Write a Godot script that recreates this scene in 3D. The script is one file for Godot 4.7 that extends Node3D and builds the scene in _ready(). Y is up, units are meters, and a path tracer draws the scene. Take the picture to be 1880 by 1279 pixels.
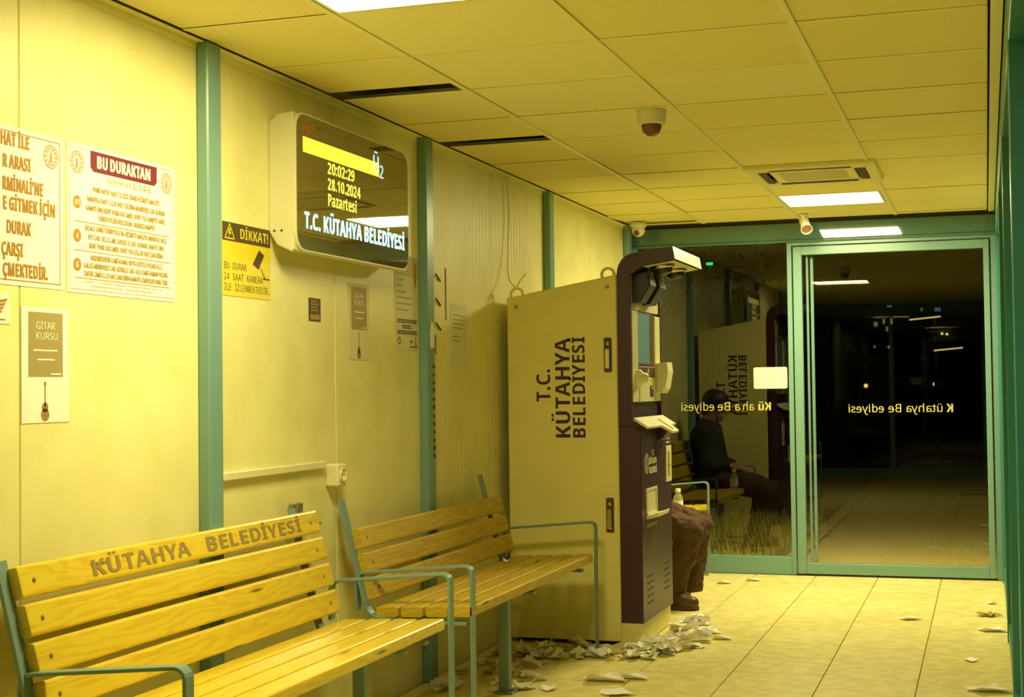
extends Node3D
# A small night-time bus stop waiting room: cream panel wall with posters, slatted benches, a card machine, a glass end wall.

var M := {}
var names := {}
var font_bold: SystemFont
var font_plain: SystemFont
var font_mono: SystemFont
var rng := RandomNumberGenerator.new()

const WALL := -2.37          # face of the left wall
const CEIL := 2.396
const FAR := -9.97           # plane of the glass end wall
const RIGHT := 0.08
const GX := [-2.345, -1.825, -1.175, -0.548, 0.035]   # ceiling grid lines along the room
const GZ0 := -4.52
const GZD := 0.5875

func _ready():
	# ---------- camera, sky, lights, exposure ----------
	var cam := Camera3D.new()
	cam.name = "camera"
	cam.transform = Transform3D(Basis(Vector3.UP, 0.314807) * Basis(Vector3.RIGHT, 0.027563) * Basis(Vector3.BACK, -0.012511), Vector3(0, 1.28, 0))
	cam.fov = 26.93
	cam.near = 0.05
	cam.far = 400.0
	add_child(cam)
	cam.current = true
	var env := Environment.new()
	env.background_mode = Environment.BG_COLOR
	env.background_color = Color(0.02, 0.02, 0.012)
	env.background_energy_multiplier = 0.5
	env.tonemap_mode = Environment.TONE_MAPPER_LINEAR
	env.tonemap_exposure = 1.06
	env.sdfgi_enabled = true
	env.ssao_enabled = true
	env.ssil_enabled = true
	var we := WorldEnvironment.new()
	we.name = "world_environment"
	we.environment = env
	add_child(we)
	rng.seed = 7
	make_fonts()
	make_materials()
	# the ceiling panels that light the room: [cell column, row from the grid origin, energy]
	ceiling_lamp(1, -2, 4.6, "square white ceiling light panel nearest the bus display, cut off by the top of the photo", 0.018)
	ceiling_lamp(2, 7, 7.6, "square white ceiling light panel beside the air conditioning cassette near the glass door")
	# ---------- the setting ----------
	build_shell()
	build_far_wall()
	build_right_wall()
	build_outside()
	# ---------- things, large to small ----------
	card_machine()
	benches()
	bus_display()
	seated_person()
	ceiling_things()
	wall_things()
	small_things()
	litter()

# ------------------------------------------------------------------ helpers
func lin(r: float, g: float, b: float) -> Color:
	return Color(r, g, b).linear_to_srgb()

func numbered(n: String) -> String:
	if not names.has(n):
		names[n] = 0
		return n
	names[n] += 1
	return "%s_%03d" % [n, names[n]]

func tag(o: Node3D, label := "", category := "", group := "", kind := "") -> Node3D:
	if label: o.set_meta("label", label)
	if category: o.set_meta("category", category)
	if group: o.set_meta("group", group)
	if kind: o.set_meta("kind", kind)
	return o

func thing(called: String, label: String, category: String, at := Vector3.ZERO, turn := 0.0, group := "") -> Node3D:
	var o := Node3D.new()
	o.name = numbered(called)
	add_child(o)
	o.position = at
	o.rotation.y = turn
	return tag(o, label, category, group)

func structure(called: String, label: String) -> Node3D:
	var o := Node3D.new()
	o.name = called
	add_child(o)
	return tag(o, label, "", "", "structure")

func mesh_node(called: String, mesh: Mesh, mat: Material, parent: Node = null, xf := Transform3D()) -> MeshInstance3D:
	var o := MeshInstance3D.new()
	o.mesh = mesh
	o.material_override = mat
	o.transform = xf
	if parent == null:
		o.name = numbered(called)
		add_child(o)
	else:
		o.name = called
		parent.add_child(o, true)
	return o

func begin() -> SurfaceTool:
	var st := SurfaceTool.new()
	st.begin(Mesh.PRIMITIVE_TRIANGLES)
	st.set_smooth_group(-1)
	return st

func done(st: SurfaceTool) -> ArrayMesh:
	st.generate_normals()
	return st.commit()

func build(called: String, st: SurfaceTool, mat: Material, parent: Node = null) -> MeshInstance3D:
	return mesh_node(called, done(st), mat, parent)

# corners counterclockwise as seen from outside
func quad(st: SurfaceTool, a: Vector3, b: Vector3, c: Vector3, d: Vector3):
	for p in [a, c, b, a, d, c]:
		st.add_vertex(p)

func tri(st: SurfaceTool, a: Vector3, b: Vector3, c: Vector3):
	for p in [a, c, b]:
		st.add_vertex(p)

# a box with chamfered edges
func box(st: SurfaceTool, center: Vector3, size: Vector3, bevel := 0.002, basis := Basis()):
	var h := size * 0.5
	var b := minf(bevel, minf(h.x, minf(h.y, h.z)) * 0.9)
	var v := []
	for sx in [-1, 1]:
		for sy in [-1, 1]:
			for sz in [-1, 1]:
				v.append([
					center + basis * Vector3(sx * h.x, sy * (h.y - b), sz * (h.z - b)),
					center + basis * Vector3(sx * (h.x - b), sy * h.y, sz * (h.z - b)),
					center + basis * Vector3(sx * (h.x - b), sy * (h.y - b), sz * h.z)])
	# index = sx*4 + sy*2 + sz
	face(st, [v[0][0], v[1][0], v[3][0], v[2][0]], center)
	face(st, [v[4][0], v[5][0], v[7][0], v[6][0]], center)
	face(st, [v[0][1], v[1][1], v[5][1], v[4][1]], center)
	face(st, [v[2][1], v[3][1], v[7][1], v[6][1]], center)
	face(st, [v[0][2], v[2][2], v[6][2], v[4][2]], center)
	face(st, [v[1][2], v[3][2], v[7][2], v[5][2]], center)
	if b > 0.00001:
		for e in [[0, 1, 0, 1], [2, 3, 0, 1], [4, 5, 0, 1], [6, 7, 0, 1], [0, 2, 0, 2], [1, 3, 0, 2], [4, 6, 0, 2], [5, 7, 0, 2], [0, 4, 1, 2], [1, 5, 1, 2], [2, 6, 1, 2], [3, 7, 1, 2]]:
			face(st, [v[e[0]][e[2]], v[e[1]][e[2]], v[e[1]][e[3]], v[e[0]][e[3]]], center)
		for k in 8:
			face(st, v[k], center)

# a flat convex polygon turned away from a point inside
func face(st: SurfaceTool, p: Array, inside: Vector3):
	var n: Vector3 = (p[1] - p[0]).cross(p[2] - p[0])
	var out: bool = n.dot(p[0] - inside) > 0
	for k in range(1, p.size() - 1):
		if out: tri(st, p[0], p[k], p[k + 1])
		else: tri(st, p[0], p[k + 1], p[k])

# a prism: outline in the plane of xf's x and y, standing along its z from z0 to z1, with chamfered rims
func prism(st: SurfaceTool, outline: PackedVector2Array, z0: float, z1: float, xf := Transform3D(), bevel := 0.0):
	var o := outline
	if Geometry2D.is_polygon_clockwise(o):
		o.reverse()
	var inner := o
	if bevel > 0.0:
		var shrunk := Geometry2D.offset_polygon(o, -bevel)
		if shrunk.size() == 1 and shrunk[0].size() == o.size():
			inner = shrunk[0]
			if Geometry2D.is_polygon_clockwise(inner): inner.reverse()
			var best := 0
			for k in inner.size():
				if inner[k].distance_to(o[0]) < inner[best].distance_to(o[0]): best = k
			var turned := PackedVector2Array()
			for k in inner.size(): turned.append(inner[(k + best) % inner.size()])
			inner = turned
		else:
			bevel = 0.0
	var t := Geometry2D.triangulate_polygon(inner)
	for k in range(0, t.size(), 3):
		var a := inner[t[k]]; var b := inner[t[k + 1]]; var c := inner[t[k + 2]]
		if (b - a).cross(c - a) < 0:
			var s := b; b = c; c = s
		tri(st, xf * Vector3(a.x, a.y, z1), xf * Vector3(b.x, b.y, z1), xf * Vector3(c.x, c.y, z1))
		tri(st, xf * Vector3(a.x, a.y, z0), xf * Vector3(c.x, c.y, z0), xf * Vector3(b.x, b.y, z0))
	var n := o.size()
	for k in n:
		var a := o[k]; var b := o[(k + 1) % n]
		quad(st, xf * Vector3(a.x, a.y, z0 + bevel), xf * Vector3(b.x, b.y, z0 + bevel), xf * Vector3(b.x, b.y, z1 - bevel), xf * Vector3(a.x, a.y, z1 - bevel))
		if bevel > 0.0:
			var ia := inner[k]; var ib := inner[(k + 1) % n]
			quad(st, xf * Vector3(a.x, a.y, z1 - bevel), xf * Vector3(b.x, b.y, z1 - bevel), xf * Vector3(ib.x, ib.y, z1), xf * Vector3(ia.x, ia.y, z1))
			quad(st, xf * Vector3(ia.x, ia.y, z0), xf * Vector3(ib.x, ib.y, z0), xf * Vector3(b.x, b.y, z0 + bevel), xf * Vector3(a.x, a.y, z0 + bevel))

# profile: points (radius, height) going up; spun round xf's y
func lathe(st: SurfaceTool, profile: Array, xf := Transform3D(), seg := 24):
	st.set_smooth_group(0)
	for k in profile.size() - 1:
		var p: Vector2 = profile[k]; var q: Vector2 = profile[k + 1]
		for s in seg:
			var a := TAU * s / seg; var b := TAU * (s + 1) / seg
			var pa := xf * Vector3(cos(a) * p.x, p.y, sin(a) * p.x); var pb := xf * Vector3(cos(b) * p.x, p.y, sin(b) * p.x)
			var qa := xf * Vector3(cos(a) * q.x, q.y, sin(a) * q.x); var qb := xf * Vector3(cos(b) * q.x, q.y, sin(b) * q.x)
			if p.x < 0.00001: tri(st, pa, qa, qb)
			elif q.x < 0.00001: tri(st, pa, qa, pb)
			else: quad(st, pa, qa, qb, pb)
	st.set_smooth_group(-1)

func tube(st: SurfaceTool, path: Array, radius: float, seg := 8):
	st.set_smooth_group(0)
	var rings := []
	var side := Vector3.ZERO
	for k in path.size():
		var d: Vector3 = (path[min(k + 1, path.size() - 1)] - path[max(k - 1, 0)]).normalized()
		if side == Vector3.ZERO:
			side = d.cross(Vector3(0.31, 0.9, 0.2)).normalized()
		side = (side - d * side.dot(d)).normalized()
		var up := d.cross(side)
		var ring := []
		for s in seg:
			var a := TAU * s / seg
			ring.append(path[k] + (side * cos(a) + up * sin(a)) * radius)
		rings.append(ring)
	for k in rings.size() - 1:
		for s in seg:
			var t := (s + 1) % seg
			quad(st, rings[k][s], rings[k][t], rings[k + 1][t], rings[k + 1][s])
	for e in [0, rings.size() - 1]:
		for s in range(1, seg - 1):
			if e == 0: tri(st, rings[e][0], rings[e][s + 1], rings[e][s])
			else: tri(st, rings[e][0], rings[e][s], rings[e][s + 1])
	st.set_smooth_group(-1)

# a flat bar bent in the x-y plane: `width` along z, `thick` across the path
func bent_bar(st: SurfaceTool, path: Array, width: float, thick: float, z := 0.0, closed := false):
	var n := path.size()
	var rings := []
	for k in n:
		var a: Vector2 = path[(k - 1 + n) % n] if closed else path[max(k - 1, 0)]
		var b: Vector2 = path[(k + 1) % n] if closed else path[min(k + 1, n - 1)]
		var d := (b - a).normalized()
		var nn := Vector2(-d.y, d.x) * thick * 0.5
		var p: Vector2 = path[k]
		var w := width * 0.5
		var c := minf(0.0015, thick * 0.3)
		var nb := nn.normalized() * c
		rings.append([
			Vector3(p.x + nn.x, p.y + nn.y, z - w + c), Vector3(p.x + nn.x, p.y + nn.y, z + w - c),
			Vector3(p.x + nn.x - nb.x, p.y + nn.y - nb.y, z + w), Vector3(p.x - nn.x + nb.x, p.y - nn.y + nb.y, z + w),
			Vector3(p.x - nn.x, p.y - nn.y, z + w - c), Vector3(p.x - nn.x, p.y - nn.y, z - w + c),
			Vector3(p.x - nn.x + nb.x, p.y - nn.y + nb.y, z - w), Vector3(p.x + nn.x - nb.x, p.y + nn.y - nb.y, z - w)])
	for k in (n if closed else n - 1):
		var r0: Array = rings[k]; var r1: Array = rings[(k + 1) % n]
		for s in 8:
			var t := (s + 1) % 8
			quad(st, r0[s], r0[t], r1[t], r1[s])
	if not closed:
		for s in range(1, 7):
			tri(st, rings[0][0], rings[0][s + 1], rings[0][s])
			tri(st, rings[n - 1][0], rings[n - 1][s], rings[n - 1][s + 1])

# corner points with rounded bends -> smooth 2D path
func rounded(points: Array, radius: float, steps := 6, closed := false) -> Array:
	var out := []
	var n := points.size()
	for k in n:
		var p: Vector2 = points[k]
		if not closed and (k == 0 or k == n - 1):
			out.append(p)
			continue
		var a: Vector2 = points[(k - 1 + n) % n]; var b: Vector2 = points[(k + 1) % n]
		var r := minf(radius, minf(p.distance_to(a), p.distance_to(b)) * 0.49)
		var s := p + (a - p).normalized() * r; var e := p + (b - p).normalized() * r
		for i in steps + 1:
			var t := float(i) / steps
			out.append(s.lerp(p, t).lerp(p.lerp(e, t), t))
	return out

func round_rect(w: float, h: float, r: float, steps := 6) -> PackedVector2Array:
	return PackedVector2Array(rounded([Vector2(-w / 2, -h / 2), Vector2(w / 2, -h / 2), Vector2(w / 2, h / 2), Vector2(-w / 2, h / 2)], r, steps, true))

func flat_ring(st: SurfaceTool, c: Vector2, r0: float, r1: float, z: float, xf: Transform3D, sx := 1.0, seg := 28):
	for s in seg:
		var a := TAU * s / seg; var b := TAU * (s + 1) / seg
		var ca := Vector2(cos(a) * sx, sin(a)); var cb := Vector2(cos(b) * sx, sin(b))
		var p := [c + ca * r0, c + ca * r1, c + cb * r1, c + cb * r0]
		quad(st, xf * Vector3(p[0].x, p[0].y, z), xf * Vector3(p[1].x, p[1].y, z), xf * Vector3(p[2].x, p[2].y, z), xf * Vector3(p[3].x, p[3].y, z))

func flat_poly(st: SurfaceTool, pts: Array, z: float, xf: Transform3D):
	var o := PackedVector2Array(pts)
	var t := Geometry2D.triangulate_polygon(o)
	for k in range(0, t.size(), 3):
		var a := o[t[k]]; var b := o[t[k + 1]]; var c := o[t[k + 2]]
		if (b - a).cross(c - a) < 0:
			var s := b; b = c; c = s
		tri(st, xf * Vector3(a.x, a.y, z), xf * Vector3(b.x, b.y, z), xf * Vector3(c.x, c.y, z))

func flat_rect(st: SurfaceTool, x0: float, y0: float, x1: float, y1: float, z: float, xf: Transform3D):
	quad(st, xf * Vector3(x0, y0, z), xf * Vector3(x1, y0, z), xf * Vector3(x1, y1, z), xf * Vector3(x0, y1, z))

# lettering of height h (capitals) in a box of width w (0: natural width); align -1 left, 0 centre, 1 right at `at` (baseline middle)
func letters(st: SurfaceTool, text: String, font: Font, at: Vector2, h: float, w: float, xf: Transform3D, align := 0, z := 0.0005, depth := 0.0, heavy := 0.0):
	if heavy > 0.0:
		for off in [Vector2(-heavy, 0), Vector2(heavy, 0), Vector2(0, heavy)]:
			letters(st, text, font, at + off, h, w, xf, align, z + 0.0002 + off.x / heavy * 0.0001 + off.y / heavy * 0.0003, depth)
	var tm := TextMesh.new()
	tm.font = font
	tm.font_size = 32
	tm.pixel_size = 0.01
	tm.depth = depth / (h / 0.23) if depth > 0.0 else 0.0
	tm.text = text
	var bb := tm.get_aabb()
	var sy := h / 0.23
	var sx := sy if w <= 0.0 else w / bb.size.x
	var x := at.x - sx * (bb.position.x + (0.0 if align < 0 else bb.size.x * 0.5 if align == 0 else bb.size.x))
	var y := at.y - sy * 0.005
	var sz := depth / maxf(tm.depth, 0.000001) if depth > 0.0 else 1.0
	var local := Transform3D(Basis(Vector3(sx, 0, 0), Vector3(0, sy, 0), Vector3(0, 0, sz)), Vector3(x, y, z + depth * 0.5))
	var full := xf * local
	var arr := tm.get_mesh_arrays()
	var vs: PackedVector3Array = arr[Mesh.ARRAY_VERTEX]
	var ids: PackedInt32Array = arr[Mesh.ARRAY_INDEX] if arr[Mesh.ARRAY_INDEX] != null else PackedInt32Array(range(vs.size()))
	for i in ids:
		st.add_vertex(full * vs[i])

# frame on the left wall with its origin at height y and depth z; x reads to the right (away from the camera)
func on_wall(y: float, z: float, out := 0.0) -> Transform3D:
	return Transform3D(Basis(Vector3(0, 0, -1), Vector3(0, 1, 0), Vector3(1, 0, 0)), Vector3(WALL + out, y, z))

# ------------------------------------------------------------------ fonts and materials
func make_fonts():
	font_bold = SystemFont.new()
	font_bold.font_names = PackedStringArray(["Droid Sans"])
	font_bold.font_weight = 700
	font_plain = SystemFont.new()
	font_plain.font_names = PackedStringArray(["Droid Sans"])
	font_mono = SystemFont.new()
	font_mono.font_names = PackedStringArray(["Droid Sans Mono"])

func mat(called: String, color: Color, rough := 0.6, metal := 0.0, spec := 0.5) -> StandardMaterial3D:
	var m := StandardMaterial3D.new()
	m.resource_name = called
	m.albedo_color = color
	m.roughness = rough
	m.metallic = metal
	m.metallic_specular = spec
	M[called] = m
	return m

func noise_tex(freq: float, seed_: int, from: Color, to: Color, octaves := 4, size := 512, lo := 0.0, hi := 1.0) -> NoiseTexture2D:
	var n := FastNoiseLite.new()
	n.noise_type = FastNoiseLite.TYPE_SIMPLEX_SMOOTH
	n.seed = seed_
	n.frequency = freq
	n.fractal_octaves = octaves
	var g := Gradient.new()
	g.offsets = PackedFloat32Array([lo, hi])
	g.colors = PackedColorArray([from, to])
	var t := NoiseTexture2D.new()
	t.width = size
	t.height = size
	t.seamless = true
	t.noise = n
	t.color_ramp = g
	return t

func triplanar(m: StandardMaterial3D, tex: Texture2D, scale: Vector3, world := true):
	m.albedo_texture = tex
	m.albedo_color = Color.WHITE
	m.uv1_triplanar = true
	m.uv1_world_triplanar = world
	m.uv1_scale = scale

func emitter(called: String, color: Color, energy: float, albedo := Color(0.02, 0.02, 0.02)) -> StandardMaterial3D:
	var m := mat(called, albedo, 0.4)
	m.emission_enabled = true
	m.emission = color
	m.emission_energy_multiplier = energy
	return m

func make_materials():
	var m := mat("wall_panel", Color.WHITE, 0.42)
	triplanar(m, noise_tex(0.012, 3, lin(0.80, 0.76, 0.32), lin(0.88, 0.84, 0.39), 5, 512, 0.25, 0.75), Vector3(0.45, 0.45, 0.45))
	m = mat("ceiling_tile", Color.WHITE, 0.85)
	triplanar(m, noise_tex(0.11, 5, lin(0.88, 0.79, 0.32), lin(0.95, 0.86, 0.39), 4, 512, 0.2, 0.8), Vector3(1.6, 1.6, 1.6))
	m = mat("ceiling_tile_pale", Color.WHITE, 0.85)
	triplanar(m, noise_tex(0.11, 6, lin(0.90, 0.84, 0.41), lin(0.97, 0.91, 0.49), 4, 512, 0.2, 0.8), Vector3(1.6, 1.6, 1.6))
	mat("grid_metal", lin(0.93, 0.88, 0.42), 0.45)
	mat("plenum", lin(0.26, 0.20, 0.08), 0.9)
	for k in 3:
		m = mat("floor_tile_%d" % k, Color.WHITE, 0.38)
		var d := 0.02 * (k - 1)
		triplanar(m, noise_tex(0.02, 11 + k, lin(0.76 + d, 0.68 + d, 0.25 + d), lin(0.90 + d, 0.82 + d, 0.35 + d), 6, 512, 0.25, 0.75), Vector3(0.9, 0.9, 0.9))
	mat("grout", lin(0.32, 0.27, 0.13), 0.9)
	m = mat("teal_paint", lin(0.18, 0.34, 0.31), 0.32)
	mat("teal_dark", lin(0.045, 0.22, 0.20), 0.3)
	mat("teal_paint_bench", lin(0.19, 0.30, 0.27), 0.4)
	m = mat("teal_gloss", lin(0.065, 0.165, 0.14), 0.06)
	m.clearcoat_enabled = true
	m.clearcoat = 1.0
	m.clearcoat_roughness = 0.03
	mat("rubber", lin(0.03, 0.025, 0.02), 0.7)
	for k in 4:
		m = mat("wood_%d" % k, Color.WHITE, 0.33)
		m.clearcoat_enabled = true
		m.clearcoat = 0.4
		m.clearcoat_roughness = 0.2
		m.albedo_texture = wood_tex(40 + k, k)
	for k in 2:
		m = mat("wood_old_%d" % k, Color.WHITE, 0.5)
		m.albedo_texture = wood_tex(60 + k, k + 10)
	mat("carving", lin(0.30, 0.22, 0.06), 0.8)
	m = mat("machine_beige", Color.WHITE, 0.4)
	triplanar(m, noise_tex(0.02, 21, lin(0.84, 0.76, 0.27), lin(0.88, 0.80, 0.29), 4, 256), Vector3(0.8, 0.8, 0.8))
	mat("machine_dark", lin(0.060, 0.022, 0.042), 0.38)
	mat("machine_cream", lin(0.80, 0.76, 0.44), 0.4)
	mat("print_plum", lin(0.055, 0.018, 0.035), 0.6)
	mat("black_plastic", lin(0.018, 0.014, 0.012), 0.35)
	mat("brown_plastic", lin(0.12, 0.05, 0.03), 0.4)
	mat("chrome", lin(0.62, 0.55, 0.40), 0.18, 1.0)
	mat("steel", lin(0.45, 0.44, 0.38), 0.35, 1.0)
	mat("white_plastic", lin(0.80, 0.78, 0.60), 0.35)
	mat("cream_plastic", lin(0.78, 0.73, 0.42), 0.4)
	mat("dark_lens", lin(0.03, 0.02, 0.015), 0.05)
	mat("bronze_lens", lin(0.20, 0.08, 0.04), 0.2)
	m = mat("display_metal", lin(0.72, 0.69, 0.44), 0.32)
	m = mat("display_glass", lin(0.16, 0.125, 0.03), 0.02)
	m.clearcoat_enabled = true
	m.clearcoat = 1.0
	m.clearcoat_roughness = 0.01
	emitter("led_yellow", Color(1.0, 0.93, 0.22), 1.3)
	emitter("led_amber", Color(1.0, 0.92, 0.30), 1.5)
	emitter("led_ice", Color(0.72, 1.0, 1.0), 1.5)
	emitter("led_orange_dim", Color(0.9, 0.4, 0.05), 0.45)
	emitter("lamp_glow", Color(1.0, 0.97, 0.80), 3.0, Color(0.9, 0.9, 0.8))
	emitter("screen_glow", Color(0.42, 0.52, 0.42), 0.5)
	emitter("screen_stripe", Color(0.40, 0.62, 0.40), 0.6)
	emitter("far_warm", Color(1.0, 0.9, 0.45), 0.8)
	emitter("far_tube", Color(1.0, 0.9, 0.5), 0.5)
	emitter("far_window", Color(0.9, 0.9, 0.6), 0.12)
	emitter("far_window_blue", Color(0.5, 0.8, 0.8), 0.12)
	emitter("green_sign", Color(0.25, 1.0, 0.55), 0.7)
	mat("paper_white", lin(0.86, 0.85, 0.70), 0.6)
	mat("paper_dull", lin(0.74, 0.71, 0.44), 0.7)
	mat("paper_grey", lin(0.55, 0.52, 0.33), 0.7)
	mat("poster_white", lin(0.90, 0.90, 0.78), 0.4)
	mat("ink_brown", lin(0.40, 0.20, 0.02), 0.6)
	mat("ink_ochre", lin(0.40, 0.25, 0.04), 0.6)
	mat("ink_red", lin(0.17, 0.022, 0.035), 0.5)
	mat("ink_dark", lin(0.09, 0.06, 0.02), 0.6)
	mat("ink_soft", lin(0.36, 0.29, 0.11), 0.6)
	mat("ink_white", lin(0.88, 0.87, 0.70), 0.5)
	mat("sign_yellow", lin(0.80, 0.68, 0.03), 0.4)
	mat("card_brown", lin(0.38, 0.29, 0.07), 0.6)
	mat("scrap_orange", lin(0.50, 0.26, 0.05), 0.7)
	for k in 3:
		m = mat("scrap_%d" % k, [lin(0.96, 0.95, 0.90), lin(0.92, 0.90, 0.72), lin(0.82, 0.75, 0.46)][k], 0.7)
		m.backlight_enabled = true
		m.backlight = Color(0.15, 0.14, 0.1)
	m = mat("glass", Color(0.9, 1.0, 0.95, 0.0), 0.0)
	m.transparency = BaseMaterial3D.TRANSPARENCY_ALPHA
	m.metallic_specular = 0.7
	m = mat("tape", Color(0.9, 0.9, 0.7, 0.12), 0.1)
	m.transparency = BaseMaterial3D.TRANSPARENCY_ALPHA
	mat("sticker_white", lin(0.88, 0.86, 0.66), 0.5)
	mat("vinyl", lin(0.62, 0.58, 0.20), 0.6)
	mat("skin", lin(0.50, 0.30, 0.18), 0.55)
	mat("hair", lin(0.02, 0.015, 0.01), 0.6)
	mat("jacket", lin(0.025, 0.03, 0.022), 0.8)
	mat("trousers", lin(0.075, 0.036, 0.014), 0.85)
	mat("shoe_brown", lin(0.075, 0.038, 0.016), 0.4)
	mat("shoe_sole", lin(0.10, 0.05, 0.02), 0.6)
	m = mat("bottle_plastic", Color(0.95, 0.98, 0.85, 0.25), 0.05)
	m.transparency = BaseMaterial3D.TRANSPARENCY_ALPHA
	m = mat("paving", Color.WHITE, 0.9)
	triplanar(m, noise_tex(0.09, 31, lin(0.52, 0.44, 0.13), lin(0.90, 0.80, 0.30), 5, 512, 0.2, 0.8), Vector3(0.8, 0.8, 0.8))
	mat("soil", lin(0.10, 0.08, 0.03), 0.95)
	mat("grass", lin(0.42, 0.38, 0.07), 0.8)
	mat("bark", lin(0.10, 0.08, 0.04), 0.9)
	mat("leaf", lin(0.05, 0.09, 0.02), 0.7)
	mat("night_wall", lin(0.10, 0.10, 0.08), 0.9)
	mat("car_paint", lin(0.06, 0.06, 0.06), 0.3)
	mat("dead_leaf", lin(0.36, 0.26, 0.04), 0.8)
	mat("guitar_brown", lin(0.34, 0.20, 0.05), 0.6)

# board with long wavy grain: rings of a slightly tilted trunk cut lengthwise, with knots
func wood_tex(seed_: int, k: int) -> ImageTexture:
	var n := FastNoiseLite.new()
	n.seed = seed_
	n.frequency = 0.006
	var fine := FastNoiseLite.new()
	fine.seed = seed_ + 9
	fine.frequency = 0.05
	var w := 512
	var h := 256
	var im := Image.create(w, h, false, Image.FORMAT_RGB8)
	var r := RandomNumberGenerator.new()
	r.seed = seed_
	var knots := []
	for i in 3:
		knots.append(Vector2(r.randf() * w, r.randf() * h))
	var old := k >= 10
	var pale := Color(0.80, 0.62, 0.035) if not old else Color(0.64, 0.46, 0.035)
	var dark := Color(0.64, 0.42, 0.015) if not old else Color(0.44, 0.27, 0.015)
	for y in h:
		for x in w:
			var v := float(y) * 0.11 + n.get_noise_2d(x * 0.9, y * 3.0) * 5.0
			var kd := 1000.0
			for q in knots:
				var d := Vector2((x - q.x) * 0.35, (y - q.y) * 1.0).length()
				v += 5.0 * exp(-d * d / 350.0)
				kd = minf(kd, d)
			var ring := 0.5 + 0.5 * sin(v * 2.4)
			ring = ring * ring * 0.55 + 0.25 * (fine.get_noise_2d(x * 0.12, y * 2.5) * 0.5 + 0.5)
			var c := pale.lerp(dark, clampf(ring, 0, 1))
			if kd < 5.0:
				c = c.lerp(Color(0.22, 0.11, 0.02), clampf(1.4 - kd / 4.0, 0, 1))
			im.set_pixel(x, y, c.linear_to_srgb())
	return ImageTexture.create_from_image(im)

# ------------------------------------------------------------------ lamps
func ceiling_lamp(col: int, row: int, energy: float, label: String, recess := 0.0):
	var x0: float = GX[col]; var x1: float = GX[col + 1]
	var z0 := GZ0 - GZD * row; var z1 := z0 - GZD
	var c := Vector3((x0 + x1) / 2, CEIL, (z0 + z1) / 2)
	var t := thing("ceiling_light_panel", label, "ceiling light", c)
	var w := x1 - x0 - 0.03; var d := GZD - 0.03
	var st := begin()
	var fh := 0.012 + recess
	box(st, Vector3(0, fh / 2, d / 2 - 0.008), Vector3(w, fh, 0.016), 0.002)
	box(st, Vector3(0, fh / 2, -d / 2 + 0.008), Vector3(w, fh, 0.016), 0.002)
	box(st, Vector3(w / 2 - 0.008, fh / 2, 0), Vector3(0.016, fh, d - 0.032), 0.002)
	box(st, Vector3(-w / 2 + 0.008, fh / 2, 0), Vector3(0.016, fh, d - 0.032), 0.002)
	build("frame", st, M.white_plastic, t)
	st = begin()
	box(st, Vector3(0, recess + 0.009, 0), Vector3(w - 0.032, 0.006, d - 0.032), 0.001)
	build("diffuser", st, M.lamp_glow, t)
	st = begin()
	box(st, Vector3(0, recess + 0.03, 0), Vector3(w - 0.05, 0.03, d - 0.05), 0.003)
	build("housing", st, M.steel, t)
	var l := AreaLight3D.new()
	l.name = "panel_glow"
	l.area_size = Vector2(w - 0.034, d - 0.034)
	l.light_energy = energy
	l.light_color = Color(1.0, 0.94, 0.67)
	l.area_range = 30.0
	l.area_attenuation = 2.0
	l.shadow_enabled = true
	l.rotation.x = -PI / 2
	l.position = Vector3(0, recess + 0.002, 0)
	t.add_child(l, true)

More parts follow.
